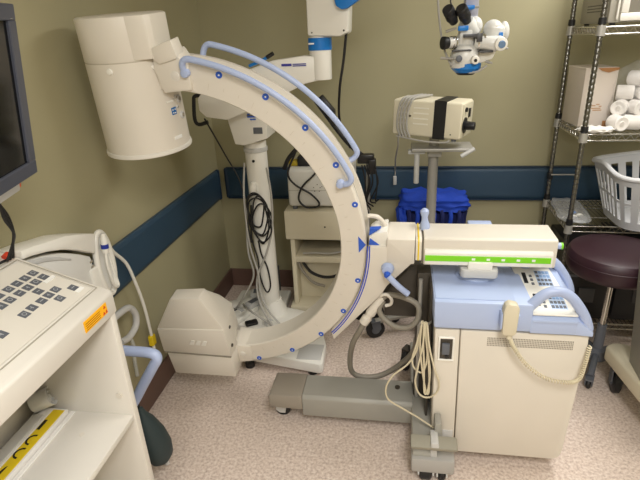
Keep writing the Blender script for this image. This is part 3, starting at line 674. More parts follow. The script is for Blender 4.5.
MB().tube([(-.66, 2.20, 1.49), (-.60, 2.19, 1.51), (-.56, 2.185, 1.53)], .007, 8, 4).build('blue_lever', bluescope, am)
MB().tube([(-.575, 2.187, 1.522), (-.545, 2.184, 1.538)], .009, 8, 2).build('lever_grip', black, am)
vt = MB().cyl((-.352, 2.262, 1.418), (-.352, 2.262, 1.61), .048, .048, 32, .004).build('vertical_tube', creamw, sc)
MB().lathe([(.047, 0), (.0515, .002), (.0515, .050), (.047, .052)], (-.352, 2.262, 1.540), (0, 0, 1), 32).build('azure_ring', bluescope, vt)
MB().box(-.395, -.370, 2.214, 2.226, 1.566, 1.572).build('ring_mark', labelw, vt)
ub = MB().prism([(-.395, 1.600), (-.395, 2.05), (-.20, 2.30), (-.13, 2.28), (-.2, 2.05), (-.222, 1.606), (-.26, 1.592)], 'y', 2.20, 2.36, .010).build('upper_housing', creamw, sc)
MB().cyl((-.240, 2.197, 1.615), (-.240, 2.202, 1.615), .004, seg=8).build('screw', black, ub); MB().cyl((-.375, 2.197, 1.612), (-.375, 2.202, 1.612), .003, seg=8).build('screw', black, ub)
MB().prism([(-.275, 1.735), (-.268, 1.708), (-.245, 1.693), (-.22, 1.696), (-.08, 1.78), (-.10, 1.84), (-.25, 1.78)], 'y', 2.17, 2.20, .006).build('azure_cover', bluescope, ub)
MB().prism([(-.20, 2.20), (-.20, 2.31), (.30, 2.31), (.34, 2.25), (.30, 2.20)], 'y', 2.12, 2.26, .01).build('upper_arm', creamw, sc)
MB().tube([(-.235, 2.25, 1.61), (-.25, 2.26, 1.50), (-.275, 2.28, 1.36), (-.29, 2.40, 1.20), (-.26, 2.55, 1.05)], .006, 8, 8).build('black_lead', black, sc)
# optics head; PXS(u, v) are local survey units of this head: 1 unit = 3.7 mm
def PX(u, v): return (.139+(u-440)*.00368+(v)*.00012, 1.704-v*.0036)
def P3(u, v, y=2.1): x, z = PX(u, v); return Vector((x, y, z))
headw = M('instrument_white', (214, 214, 210), .3)
oh = MB()
a_ = P3(467, 52); oh.lathe([(0, -.0), (.052, .0), (.055, .006), (.055, .05), (.045, .075), (.034, .085), (.034, .12), (0, .12)], P3(466, 68), (0, 0, 1), 32)
oh = oh.build('optics_head', headw, sc)
MB().box(.235, .285, 2.12, 2.19, 1.60, 2.21, .006).build('suspension_post', M('lilac_grey', (176, 178, 192), .45), sc)
MB().lathe([(0, -.012), (.038, -.012), (.05, -.002), (.056, .004), (.056, .022), (.054, .024)], P3(468, 70), (0, 0, 1), 32).build('azure_ring', bluescope, oh)
MB().lathe([(0, -.020), (.030, -.020), (.040, -.012), (0, -.012)], P3(468, 70), (0, 0, 1), 28).build('lens_mount', black, oh)
bn = MB()
bn.cyl(P3(466, 22, 2.09), P3(474, 34, 2.12), .030, .034, 24, .004)
bn.ball(P3(476, 27, 2.12), .030, (1, 1, 1.2))
bn.box(.215, .262, 2.07, 2.13, P3(0, 45).z, P3(0, 30).z, .006)
bn = bn.build('binocular_block', headw, oh)
for (u, v) in ((447, 10), (460, 10)):
    p0 = P3(u-1, v-1, 2.03); p1 = P3(u+7, v+12, 2.08)
    MB().lathe([(0, .002), (.018, .001), (.021, .003), (.0225, .02), (.020, .026), (.0215, .03), (.0225, .05), (.019, .056), (.016, .075), (0, .075)], p0, p1-p0, 24).build('eyepiece', black, bn)
MB().box(.206, .244, 2.045, 2.06, P3(0, 31).z, P3(0, 26).z, .003).build('azure_band', bluescope, bn)
MB().box(.225, .262, 2.05, 2.12, P3(0, 11).z, P3(0, 7).z, .003).build('azure_band', bluescope, bn)
# side tubes: assistant scope / camera left and right
for (u, v, w_, h_) in ((470, 36, .05, .012), (462, 50, .07, .006), (486, 52, .05, .008), (479, 38, .02, .03)):
    q_ = P3(u, v, 2.055); MB().box(q_.x-w_/2, q_.x+w_/2, 2.045, 2.10, q_.z-h_/2, q_.z+h_/2, .002).build('dark_joint', M('joint_grey', (70, 70, 74), .4), oh)
sd = MB()
MB().cyl(P3(458, 42, 2.08), P3(447, 42, 2.06), .018, .020, 20, .002).build('side_tube', headw, oh); sd.cyl(P3(476, 43, 2.08), P3(497, 45, 2.06), .024, .028, 24, .003)
sd = sd.build('side_tube', headw, oh)
MB().cyl(P3(448, 42, 2.06), P3(442, 42, 2.05), .022, .024, 20, .003).build('black_knob', black, sd)
for u in (455, 452): MB().cyl(P3(u, 42, 2.075), P3(u-1, 42, 2.073), .024, .024, 24).build('silver_ring', chrome, sd)
for u in (478, 484): MB().cyl(P3(u, 43, 2.08), P3(u+1.5, 43, 2.08), .031, .031, 24).build('silver_ring', chrome, sd)
r_ = MB().cyl(P3(498, 44, 2.07), P3(500, 45.5, 2.03), .026, .024, 24, .004).build('camera_port', creamw, sd)
MB().cyl(P3(500, 45.3, 2.032), P3(500.4, 45.8, 2.026), .014, .013, 20).build('port_lens', M('lens_blue_grey', (110, 140, 175), .2), r_)
d2 = MB().lathe([(0, 0), (.030, 0), (.040, .008), (.041, .03), (.036, .046), (.02, .056), (0, .058)], P3(494, 40, 2.12), (.15, -.2, 1), 28)
d2.ball(P3(494, 30, 2.11), .032, (1.1, 1, 1.0)); d2.ball(P3(506, 34, 2.13), .026, (.8, 1, 1.5))
d2 = d2.build('camera_dome', headw, oh)
MB().box(P3(500, 0).x, P3(504, 0).x, 2.075, 2.10, P3(0, 41).z, P3(0, 34).z, .002).build('azure_band', bluescope, d2)
MB().cyl(P3(459, 58, 2.05), P3(459, 58, 2.035), .012, .012, 18, .002).build('round_knob', greyk, oh)
k3 = MB().cyl(P3(475, 59, 2.06), P3(475, 60, 2.025), .017, .015, 20, .003).build('round_knob', creamw, oh)
MB().cyl(P3(475, 59.8, 2.03), P3(475, 60.1, 2.022), .006, seg=12).build('knob_core', black, k3)
for (p, q_) in (((487, 62), (493, 64)), ((500, 48), (508, 50)), ((441, 57), (455, 58)), ((466, 9), (478, 9)), ((446, 31), (456, 28))):
    MB().cyl(P3(*p, 2.07), P3(*q_, 2.06), .0055, .004, 10).build('small_handle', steel, oh)
MB().prism([(P3(478, 0).x, P3(0, 66).z), (P3(478, 0).x, P3(0, 50).z), (P3(500, 0).x, P3(0, 50).z), (P3(496, 0).x, P3(0, 60).z)], 'y', 2.08, 2.13, .006).build('support_block', creamw, oh)
MB().tube([P3(438, -3, 2.12), P3(440, 20, 2.12), P3(444, 45, 2.10), P3(452, 64, 2.08), P3(462, 72, 2.07), P3(478, 72, 2.06), P3(488, 66, 2.06)], .004, 8, 8).build('grey_lead', cableg, oh)
MB().tube([P3(452, 10, 2.05), P3(450, 2, 2.08), P3(453, -6, 2.11)], .003, 8, 6).build('black_lead', black, oh)

# cables on the microscope column
cc2 = thing('column_cables', 'tangled black cables looped on a white hook on the microscope column', 'cable', (-.71, 2.34, .3))
MB().lathe([(0, 0), (.016, .004), (.022, .02), (.020, .045), (.012, .062), (0, .066)], (-.745, 2.34, .86), (.15, -.1, 1), 18).build('cable_hook', creamw, cc2)
for i in range(5):
    pts = []
    cx_, cz_ = -.735+.008*i, .77-.015*i; rx, rz_ = .042+.010*(i % 3), .10+.02*(i % 2)
    for k in range(26):
        a = 2*PI*k/25+i*.7; pts.append((cx_+rx*math.cos(a)*(1+.12*math.sin(3*a+i)), 2.325-.006*i+.008*math.sin(2*a), cz_+rz_*math.sin(a)*(1+.1*math.cos(2*a+i))))
    MB().tube(pts, .0045, 8, 2).build('cable', black, cc2)
MB().tube([(-.76, 2.33, .80), (-.775, 2.33, .62), (-.75, 2.32, .50), (-.745, 2.32, .38), (-.715, 2.31, .30), (-.69, 2.31, .34), (-.70, 2.32, .44), (-.73, 2.33, .52), (-.74, 2.33, .60)], .0045, 8, 8).build('cable', black, cc2)
MB().tube([(-.92, 2.25, 1.26), (-.86, 2.3, 1.08), (-.80, 2.32, .92), (-.79, 2.32, .75), (-.77, 2.3, .60)], .004, 8, 8).build('cable', black, cc2)
cc3 = thing('grey_cables', 'grey cables running down the microscope column to its base', 'cable', (-.76, 2.3, .15))
for i, l_ in enumerate([[(-.78, 2.35, 1.02), (-.79, 2.32, .85), (-.785, 2.31, .60), (-.75, 2.30, .42), (-.74, 2.28, .30), (-.68, 2.24, .20), (-.58, 2.2, .12), (-.48, 2.12, .098)],
    [(-.66, 2.33, 1.0), (-.645, 2.32, .86), (-.65, 2.31, .70), (-.69, 2.31, .55), (-.76, 2.30, .38), (-.74, 2.26, .24), (-.66, 2.2, .14)],
    [(-.79, 2.34, .80), (-.80, 2.32, .55), (-.78, 2.31, .40), (-.86, 2.32, .25), (-.93, 2.36, .15), (-.96, 2.4, .135)],
    [(-.90, 2.42, .15), (-.80, 2.26, .20), (-.70, 2.22, .16), (-.62, 2.2, .11)]]):
    MB().tube(l_, .0055, 8, 8).build('cable', cableg, cc3)
# boxes, small supplies and black blocks that darken the gaps on the base
clu = [
 ('wrapped_packet', 'white packet with blue end lying at the far left of the microscope base', (-.93, 2.44), (.16, .07, .028), 25, creamw, True),
 ('wrapped_packet', 'white packet lying beside the foot of the microscope column', (-.90, 2.30), (.10, .05, .03), -20, creamw, True),
 ('power_block', 'grey power block lying among cables on the microscope base', (-.83, 2.55), (.12, .07, .045), 10, greyl, False),
 ('gap_block', 'black block standing for the dark gap of the microscope base nearest the C', (-.80, 2.245), (.07, .045, .02), 30, black, False),
 ('gap_block', 'black block standing for a dark gap farther left on the microscope base', (-.93, 2.36), (.08, .04, .02), 5, black, False),
 ('wrapped_packet', 'white packet with blue end lying nearest the x-ray housing on the microscope base', (-.885, 2.255), (.15, .04, .03), 62, creamw, True),
 ('power_block', 'light grey power block just left of the microscope column', (-.835, 2.42), (.10, .055, .05), 60, greyl, False)]
for nm, lb, (x, y), (a, b, h_), rt, mt_, be in clu:
    t = thing(nm, lb, {'wrapped_packet': 'packet', 'gap_block': 'block', 'power_block': 'power supply'}[nm], (x, y, .126), R(rt)); m = wm(t)
    MB().box(-a/2, a/2, -b/2, b/2, 0, h_, .008, mat=m).build('body', mt_, t)
    if be: MB().box(-a/2-.002, -a/2+.022, -b/2+.004, b/2-.004, .004, h_+.003, .006, mat=m).build('blue_end', bluescope, t)
    elif nm == 'power_block': MB().box(-a/2+.02, a/2-.02, -b/2+.01, b/2-.01, h_-.002, h_+.002, .001, 1, mat=m).build('top_plate', greyk, t)
for i, (x, y, a, l_, lb) in enumerate([(-.86, 2.34, 62, .30, 'long white cable channel lying diagonally across the microscope base'), (-.93, 2.31, 55, .20, 'short white cable channel at the left of the microscope base'), (-.66, 2.225, -30, .16, 'white cable channel at the front right of the microscope column foot')]):
    t = thing('cable_channel', lb, 'cable channel', (x, y, .126), R(a)); m = wm(t)
    MB().prism([(-.022, 0), (-.018, .022), (.018, .022), (.022, 0)], 'x', -l_/2, l_/2, .003, mat=m).build('channel', creamw, t)
    for k in (-1, 1): MB().box(k*l_*.3-.012, k*l_*.3+.012, -.024, .024, .001, .025, .002, mat=m).build('clip', greyl, t)
ct = MB(); 
for k in range(5): ct.box(-.86+k*.024, -.856+k*.024, 2.66, 2.78, .13, .24)
for k in range(4): ct.box(-.865, -.76, 2.66, 2.664, .13+k*.033, .136+k*.033)
ct.box(-.865, -.76, 2.66, 2.78, .0, .135)
tag(ct.build('wire_crate', M('crate_grey', (120, 122, 124), .5)), 'small dark grey slotted crate on the floor behind the microscope base', 'crate')

# ================================================================== small cart with boxed unit behind the C
sct = thing('trolley', 'small cream metal trolley with open shelves seen through the C', 'trolley', (-.45, 2.62, 0))
X0, X1, Y0, Y1 = -.605, -.26, 2.50, 2.82
MB().box(X0-.022, X1+.02, Y0-.02, Y1, .545, .715, .008).build('top_cabinet', ivory, sct)
MB().box(X0, X0+.025, Y0, Y1, .12, .545, .003).build('side_panel', ivory, sct); MB().box(X1-.025, X1, Y0, Y1, .12, .545, .003).build('side_panel', ivory, sct)
MB().box(X0+.02, X1-.02, Y0+.002, Y1-.02, .395, .432, .003).build('shelf', ivory, sct)
MB().box(X0+.02, X1-.02, Y0+.10, Y1-.12, .12, .40).build('back_panel', ivory, sct)
MB().box(X0+.02, X1-.02, Y1-.03, Y1-.02, .40, .545).build('dark_back', dark, sct)
MB().box(X0-.02, X1+.02, Y0-.03, Y1, .062, .120, .006).build('base_plinth', ivory, sct)
MB().cyl((-.40, Y0-.022, .625), (-.40, Y0-.019, .625), .005, seg=10).build('keyhole', dark, sct)
for (x, y) in ((X0+.02, Y0+.02), (X1-.02, Y0+.02), (X0+.02, Y1-.03), (X1-.02, Y1-.03)): caster(sct, x, y, .032, .02, .076, R(20))
cx2 = thing('shelf_cables', 'black and grey cables curled on the open shelves of the small cream trolley', 'cable', (-.42, 2.54, .28))
MB().tube([(-.575, 2.53, .39), (-.55, 2.525, .33), (-.49, 2.52, .26), (-.42, 2.52, .235)], .009, 8, 8).build('cable', hosem, cx2)
MB().tube([(-.55, 2.54, .38), (-.50, 2.53, .32), (-.42, 2.53, .29), (-.34, 2.53, .31), (-.29, 2.54, .38)], .009, 8, 8).build('cable', black, cx2)
MB().tube([(-.54, 2.52, .445), (-.46, 2.515, .452), (-.38, 2.52, .448), (-.30, 2.53, .46)], .006, 8, 8).build('cable', cableg, cx2)
bu = thing('boxed_unit', 'off-white boxed unit on top of the small trolley seen through the C', 'medical unit', (-.42, 2.6, .715))
MB().box(-.60, -.25, 2.50, 2.80, .735, .945, .018, 3).build('casing', M('unit_white', (214, 212, 204), .5), bu)
for (x, y) in ((-.57, 2.53), (-.28, 2.53), (-.57, 2.76), (-.28, 2.76)): MB().cyl((x, y, .7155), (x, y, .737), .014, seg=14).build('foot', greyk, bu)
for (x, z) in ((-.475, .845), (-.455, .862), (-.44, .845), (-.47, .825), (-.445, .825), (-.43, .85)): MB().cyl((x-.0+.02, 2.4985, z), (x+.02, 2.501, z), .0028, seg=8).build('small_hole', dark, bu)
MB().box(-.60, -.25, 2.4985, 2.501, .828, .8295).build('seam_line', seam, bu)
yb = thing('adapter', 'black adapter with a yellow sticker on top of the boxed unit', 'adapter', (-.53, 2.60, .946))
MB().box(-.55, -.48, 2.56, 2.63, .947, 1.0, .006).build('body', black, yb); MB().box(-.60, -.552, 2.57, 2.62, .947, .975, .003).build('yellow_sticker', M('dull_yellow', (190, 165, 40), .6), yb)
bc = thing('looped_black_cable', 'black cable loop hanging in front of the boxed unit on the trolley', 'cable', (-.5, 2.48, .75))
MB().tube([(-.50, 2.49, 1.12), (-.55, 2.48, 1.02), (-.585, 2.47, .93), (-.55, 2.47, .87), (-.47, 2.47, .82), (-.425, 2.47, .77), (-.44, 2.47, .745), (-.50, 2.47, .745), (-.535, 2.47, .79), (-.51, 2.47, .86), (-.44, 2.475, .93), (-.37, 2.49, 1.03)], .0055, 8, 8).build('cable', black, bc)
MB().tube([(-.61, 2.50, .95), (-.57, 2.48, 1.02), (-.47, 2.46, 1.12), (-.42, 2.45, 1.18)], .012, 8, 6).build('strap', black, bc)
# black instrument cluster right of the C
bi = thing('black_instrument', 'black clamp instrument with dangling leads on a thin pole just right of the C top', 'instrument', (-.17, 2.62, 0))
MB().cyl((-.17, 2.62, .0), (-.17, 2.62, 1.0), .011, seg=14).build('pole', steel, bi)
MB().cyl((-.17, 2.62, .0), (-.17, 2.62, .03), .10, .09, seg=24).build('base', black, bi)
MB().box(-.225, -.135, 2.57, 2.62, .955, 1.005, .008).build('clamp_body', blackg, bi)
MB().box(-.165, -.125, 2.56, 2.61, .90, .98, .006).build('clamp_block', blackg, bi)
MB().prism([(-.445, 1.285), (-.40, 1.32), (-.335, 1.24), (-.335, 1.15), (-.37, 1.18)], 'y', 2.56, 2.60, .006).build('black_bracket', blackg, bi)
MB().tube([(-.36, 2.58, 1.18), (-.27, 2.59, 1.06), (-.18, 2.6, .98)], .012, 10, 5).build('bracket_arm', blackg, bi)
for k in range(6):
    x = -.20+k*.014
    MB().tube([(x, 2.57, .95), (x+.02+.012*math.sin(k*2), 2.55, .86), (x+.015*math.cos(k), 2.55, .76), (x+.02, 2.56, .66+.02*k)], .0042, 8, 8).build('lead', black, bi)

# ================================================================== camera unit on a pole stand
st = thing('pole_stand', 'grey pole stand with a small tray and wheeled base in front of the bumper rail', 'stand', (.17, 2.45, 0))
MB().cyl((.165, 2.45, .10), (.165, 2.45, 1.115), .027, .024, 24).build('pole', steel, st)
MB().lathe([(0, 0), (.022, 0), (.022, .05), (0, .05)], (.165, 2.45, 1.08), (0, 0, 1), 20).build('pole_head', greyl, st)
tr = MB().prism([(.055, 1.064), (.055, 1.080), (.30, 1.080), (.345, 1.080), (.345, 1.064)], 'y', 2.36, 2.52, .004).build('tray', steel, st)
MB().cyl((.285, 2.345, 1.046), (.345, 2.355, 1.080), .010, seg=14).build('tray_handle', greyl, tr)
MB().box(.135, .20, 2.40, 2.50, 1.03, 1.066, .004).build('tray_bracket', steel, tr)
MB().cyl((.083, 2.40, .90), (.083, 2.40, 1.064), .013, .013, 16, .002).build('side_handle', greyl, st)
MB().box(.04, .12, 2.38, 2.42, 1.050, 1.068, .003).build('handle_bracket', greyl, st)
for k in range(5):
    a = R(200+72*k); p1 = Vector((.165+.30*math.cos(a), 2.45+(.24 if math.sin(a) < 0 else .12)*math.sin(a), .105))
    MB().tube([(.165, 2.45, .13), ((.165+p1.x)/2, (2.45+p1.y)/2, .125), p1], .017, 10, 3).build('leg', steel, st)
    caster(st, p1.x, p1.y, .054, .026, .106, a, black, greyk)
MB().cyl((.165, 2.45, .10), (.165, 2.45, .17), .045, .035, 24).build('base_hub', steel, st)
cu_ = thing('camera_control_box', 'cream boxed light unit with a black strap and knob on the pole stand', 'medical unit', (.15, 2.42, 1.128))
XB = Matrix.Translation((.148, 2.42, 1.222)) @ Matrix.Rotation(R(-22), 4, 'Z') @ Matrix.Rotation(R(2), 4, 'Y')
MB().box(-.165, .165, -.085, .085, -.082, .082, .010, 3, mat=XB).build('casing', M('unit_cream', (224, 217, 194), .5), cu_)
# end facing the camera-right carries the controls
MB().box(.163, .169, -.078, .078, -.074, .074, .002, mat=XB).build('control_face', M('control_face', (206, 200, 176), .5), cu_)
MB().cyl(XB @ Vector((.168, -.045, -.02)), XB @ Vector((.215, -.045, -.02)), .020, .018, 24, .002).build('black_knob', blackg, cu_)
MB().cyl(XB @ Vector((.168, -.045, -.02)), XB @ Vector((.172, -.045, -.02)), .036, .036, 28).build('knob_flange', blackg, cu_)
MB().box(.168, .176, .0, .02, .01, .05, .002, mat=XB).build('switch', blackg, cu_); MB().cyl(XB @ Vector((.168, -.05, .05)), XB @ Vector((.178, -.05, .05)), .010, seg=14).build('socket', blackg, cu_)
stp = MB().box(.036, .092, -.088, -.0835, -.086, .086, .001, 1, mat=XB).box(.036, .092, .0835, .088, -.086, .086, .001, 1, mat=XB).box(.036, .092, -.088, .088, .0815, .0865, .001, 1, mat=XB).box(.036, .092, -.088, .088, -.0865, -.0815, .001, 1, mat=XB)
stp.build('strap', black, cu_)
sv = MB()
for k in range(4):
    sv.box(-.062, .01, -.0865, -.083, .045-k*.024, .051-k*.024, mat=XB); 
    sv.box(-.135, -.095, -.0865, -.083, .045-k*.024, .051-k*.024, mat=XB)
sv.build('vent_slots', M('slot_light', (240, 236, 222), .5), cu_)
MB().cyl(XB @ Vector((-.078, -.083, .010)), XB @ Vector((-.078, -.088, .010)), .005, seg=12).build('screw', dark, cu_)
MB().cyl(XB @ Vector((.12, -.083, -.06)), XB @ Vector((.12, -.088, -.06)), .003, seg=12).build('screw', dark, cu_)
for (x, y) in ((-.13, -.06), (.13, -.06), (-.13, .06), (.13, .06)): MB().cyl(XB @ Vector((x, y, -.094)), XB @ Vector((x, y, -.080)), .012, seg=12).build('foot', greyk, cu_)
MB().tube([XB @ Vector(p) for p in [(-.14, -.09, -.088), (-.0, -.095, -.100), (.10, -.095, -.096), (.12, -.09, -.084)]], .004, 8, 5).build('wire_loop', cableg, cu_)
cw = thing('wrapped_grey_cable', 'grey cable wound around the left end of the cream light unit', 'cable', (.05, 2.42, 1.2))
for k in range(4):
    x = -.125+k*.016
    MB().tube([XB @ Vector(p) for p in [(x+.05, .06, .090), (x+.03, -.02, .091), (x+.01, -.084, .088), (x-.008, -.093, .04), (x-.012, -.093, -.04), (x+.005, -.090, -.088)]], .0052, 8, 6).build('cable', cableg, cw)
MB().tube([XB @ Vector((-.13, -.088, -.09)), (-.01, 2.43, 1.08), (-.022, 2.6, .98), (-.024, 2.86, .86), (-.026, 2.915, .79)], .004, 8, 8).build('cable', cableg, cw)
MB().box(-.036, -.016, 2.888, 2.9035, .745, .80, .004).build('wall_plug', greyl, cw)

# blue garment hamper
hm = thing('blue_bag', 'royal blue padded bag with dark pleats standing against the bumper rail', 'bag', (.19, 2.72, 0))
b_ = MB()
pr = []
nn_ = 72
t = bmesh.new(); rings = []
for zi, (z, sx_, sy_) in enumerate([(.0, .165, .10), (.25, .18, .11), (.60, .185, .115), (.655, .19, .118)]):
    rg = []
    for i in range(nn_):
        a = 2*PI*i/nn_; pw = 4
        c_, s_ = math.cos(a), math.sin(a); rr = (abs(c_)**pw+abs(s_)**pw)**(-1/pw); rr *= 1+.035*math.sin(i*PI/2+zi)*(1 if zi else .5)
        rg.append(t.verts.new((.19+sx_*rr*c_, 2.745+sy_*rr*s_, z)))
    rings.append(rg)
for A, B in zip(rings, rings[1:]):
    for i in range(nn_): t.faces.new((A[i], A[(i+1) % nn_], B[(i+1) % nn_], B[i]))
t.faces.new(rings[0][::-1]); t.faces.new(rings[-1])
b_._merge(t); b_.build('pleated_body', bluefabd, hm)
def pillow(name, c, sz, mat, parent, amp=.008, rot=0, sd=0, pw=3.2):
    t = bmesh.new(); bmesh.ops.create_cube(t, size=2); bmesh.ops.subdivide_edges(t, edges=t.edges[:], cuts=9, use_grid_fill=True)
    rr = random.Random(sd); ph = [rr.random()*6 for _ in range(6)]
    for v in t.verts:
        x, y, z = v.co; l = (abs(x)**pw+abs(y)**pw+abs(z)**pw)**(1/pw); x, y, z = x/l, y/l, z/l
        k = amp*(math.sin(7*x+ph[0])*math.cos(6*y+ph[1])+.6*math.sin(13*x+ph[2]+5*z)+.5*math.cos(11*z+ph[3]+4*y))
        v.co = Vector((x*(sz[0]+k), y*(sz[1]+k), z*(sz[2]+k*.9)))
    m = Matrix.Translation(c) @ Matrix.Rotation(rot, 4, 'Z'); mb_ = MB(); mb_._merge(t, m)
    return mb_.build(name, mat, parent, smooth=80)
pillow('padded_top', (.195, 2.735, .705), (.185, .12, .045), bluefab, hm, .010, 0, 3, 5)
pillow('side_bulge', (.02, 2.70, .60), (.032, .09, .09), bluefab, hm, .008, 0, 5)
for k in range(7):
    x = .055+k*.045
    MB().tube([(x, 2.622, .68), (x+.006, 2.610, .64), (x-.004, 2.616, .55), (x+.003, 2.62, .4)], .012, 8, 5).build('pleat', bluefab if k % 2 else bluefabd, hm)

# ================================================================== wire shelving
rk = thing('wire_shelving', 'chrome wire shelving rack against the back wall at right', 'shelving', (1.3, 2.62, 0))
RX0, RX1, RY0, RY1 = .835, 1.95, 2.42, 2.83
for (x, y) in ((RX0, RY0), (RX0, RY1), (RX1, RY0), (RX1, RY1)):
    pf_ = [(0, .02)]
    for k in range(77):
        z = .022+k*.0254; pf_ += [(.0105, z), (.0105, z+.004), (.0120, z+.0055), (.0120, z+.0225)]
    pf_ += [(.0115, 1.98), (0, 1.98)]
    MB().lathe(pf_, (x, y, 0), (0, 0, 1), 16).build('post', M('post_chrome', (120, 118, 113), .25, metal=.9), rk)
    MB().cyl((x, y, 0), (x, y, .022), .018, seg=14).build('foot', black, rk)
for z in (.12, .672, 1.125, 1.580):
    s_ = MB()
    for y in (RY0, RY1):
        for dz in (0, -.028): s_.tube([(RX0, y, z+dz), (RX1, y, z+dz)], .0035, 6, 1)
        zz_ = [(RX0+.02+k*.018, y, z-.002-(k % 2)*.024) for k in range(60)]
        s_.tube(zz_, .0022, 5, 1)
    for x in (RX0, RX1):
        for dz in (0, -.028): s_.tube([(x, RY0, z+dz), (x, RY1, z+dz)], .0035, 6, 1)
        s_.tube([(x, RY0+.015+k*.018, z-.002-(k % 2)*.024) for k in range(22)], .0022, 5, 1)
    n_ = 52
    for k in range(n_+1):
        x = RX0+.01+k*(RX1-RX0-.02)/n_; s_.tube([(x, RY0, z+.004), (x, RY1, z+.004)], .0018, 5, 1)
    for y in (RY0+.13, RY0+.28): s_.tube([(RX0, y, z), (RX1, y, z)], .003, 6, 1)
    so_ = s_.build('wire_shelf', chrome, rk, smooth=60)
    for (x, y) in ((RX0, RY0), (RX0, RY1), (RX1, RY0), (RX1, RY1)):
        MB().lathe([(.0135, 0), (.020, 0), (.0175, .042), (.0135, .042)], (x, y, z-.034), (0, 0, 1), 16).build('corner_collar', steel, so_)
        MB().lathe([(.0133, 0), (.0165, 0), (.0155, .026), (.0133, .026)], (x, y, z+.012), (0, 0, 1), 16).build('black_clip', black, so_)
MB().box(RX0-.012, RX0+.012, RY1-.016, RY1+.016, .80, .835, .002).build('bracket', black, rk)
MB().tube([(RX0, RY1-.02, .83), (RX0+.14, RY1-.02, .83)], .004, 8, 1).build('hook_rod', steel, rk)

SH3, SH2, SH1 = .672+.007, 1.125+.007, 1.580+.007
# appliance on the top shelf
ap = thing('microwave', 'grey boxed appliance with a white-framed window on the top shelf', 'appliance', (1.1, 2.62, SH1))
MB().box(.862, 1.36, 2.44, 2.80, SH1+.008, SH1+.30, .008).build('casing', mwbody, ap)
fm = MB()
for (a, b, c, d) in ((.905, 1.33, SH1+.014, SH1+.045), (.905, 1.33, SH1+.25, SH1+.28), (.905, .935, SH1+.045, SH1+.25), (1.305, 1.33, SH1+.045, SH1+.25)): fm.box(a, b, 2.425, 2.441, c, d, .004)
fm.build('door_frame', creamw, ap)
MB().box(.93, 1.31, 2.432, 2.441, SH1+.04, SH1+.255).build('window', winpane, ap)
MB().box(.888, .897, 2.424, 2.441, SH1+.02, SH1+.27, .003).build('edge_strip', creamw, ap)
vv = MB()
for r_ in range(3):
    for k in range(18): vv.box(.861, .8625, 2.50+k*.012, 2.507+k*.012, SH1+.055+r_*.012, SH1+.060+r_*.012)
vv.build('side_vents', M('vent_dark2', (110, 108, 100), .6), ap)
for (x, y) in ((.89, 2.46), (1.33, 2.46), (.89, 2.78), (1.33, 2.78)): MB().cyl((x, y, SH1), (x, y, SH1+.009), .012, seg=12).build('foot', black, ap)
# cardboard box
cbx = thing('cardboard_box', 'tall white cardboard box with worn brown edges on the middle shelf', 'box', (.88, 2.60, SH2))
XX = Matrix.Translation((.920, 2.71, SH2)) @ Matrix.Rotation(R(3), 4, 'Z')
MB().box(-.072, .075, -.125, .095, 0, .270, .003, mat=XX).build('carton', card, cbx)
MB().box(-.073, .076, -.127, .097, .264, .273, .002, 1, mat=XX).build('lid_edge', card, cbx)
MB().prism([(-.02, .2715), (.075, .2715), (.075, .262), (.03, .250), (.0, .258)], 'y', -.1285, -.127, mat=XX).build('torn_edge', cardb, cbx)
MB().box(.04, .0775, -.1265, -.08, .0, .028, .001, 1, mat=XX).build('worn_corner', cardb, cbx)
inkt = M('faded_ink', (196, 160, 128), .7)
mk = MB()
for k, (x, z, w_) in enumerate([(-.022, .098, .018), (-.002, .103, .016), (-.024, .085, .045), (-.014, .076, .04), (.012, .094, .012)]): mk.box(x, x+w_, -.1262, -.1245, z, z+.005, mat=XX)
mk.build('printed_mark', inkt, cbx)
# crumpled white packet lying in front of the box
pp = thing('paper_packet', 'crumpled white paper packet lying flat in front of the cardboard box', 'packet', (.90, 2.45, SH2))
pillow('packet', (.892, 2.452, SH2+.013), (.075, .045, .012), paper, pp, .006, R(-12), 9, 2.4)
# gauze rolls in a clear bag
gr0 = thing('gauze_roll', 'white roll at the bottom left of the clear bag beside the cardboard box', 'roll', (1.0, 2.50, SH2+.036), 0, 'white rolls in the clear bag')
MB().lathe([(0, -.034), (.012, -.034), (.014, -.033), (.030, -.036), (.034, -.033), (.034, .033), (.030, .036), (.012, .036), (0, .036)], (0, 0, 0), (0, 1, 0), 24).build('roll', gauze, gr0, local=True)
MB().lathe([(0, -.0365), (.010, -.0365), (.010, .0365), (0, .0365)], (0, 0, 0), (0, 1, 0), 16).build('core', M('core_white', (215, 210, 204), .8), gr0, local=True)
spots = [(.998, 2.475, .036, 15), (1.062, 2.485, .036, 80), (1.128, 2.50, .036, -20), (1.195, 2.50, .036, 30), (1.018, 2.53, .098, -30), (1.085, 2.51, .098, 10), (1.155, 2.52, .098, 50), (1.045, 2.57, .160, 70), (1.115, 2.55, .158, 0), (1.18, 2.56, .160, -40), (1.015, 2.60, .036, 5), (1.09, 2.585, .036, -70), (1.16, 2.59, .036, 20), (1.075, 2.62, .098, 30), (1.09, 2.57, .222, 40)]
names = ['first roll from the left along the front of the bag bottom', 'white roll lying sideways in the bottom front of the clear bag', 'third roll along the front of the bag bottom', 'rightmost roll along the bag bottom by the frame edge',
 'white roll at the left of the second layer, close to the box', 'middle front roll of the second layer in the clear bag', 'right roll of the second layer in the clear bag', 'upper left roll resting near the top of the clear bag', 'upper middle roll facing forward in the clear bag',
 'upper right roll by the frame edge in the clear bag', 'back bottom roll just behind the bottom left one in the clear bag', 'back bottom roll behind the sideways one in the clear bag', 'back bottom right roll in the clear bag', 'second-layer roll at the back of the clear bag', 'topmost roll crowning the pile in the clear bag']
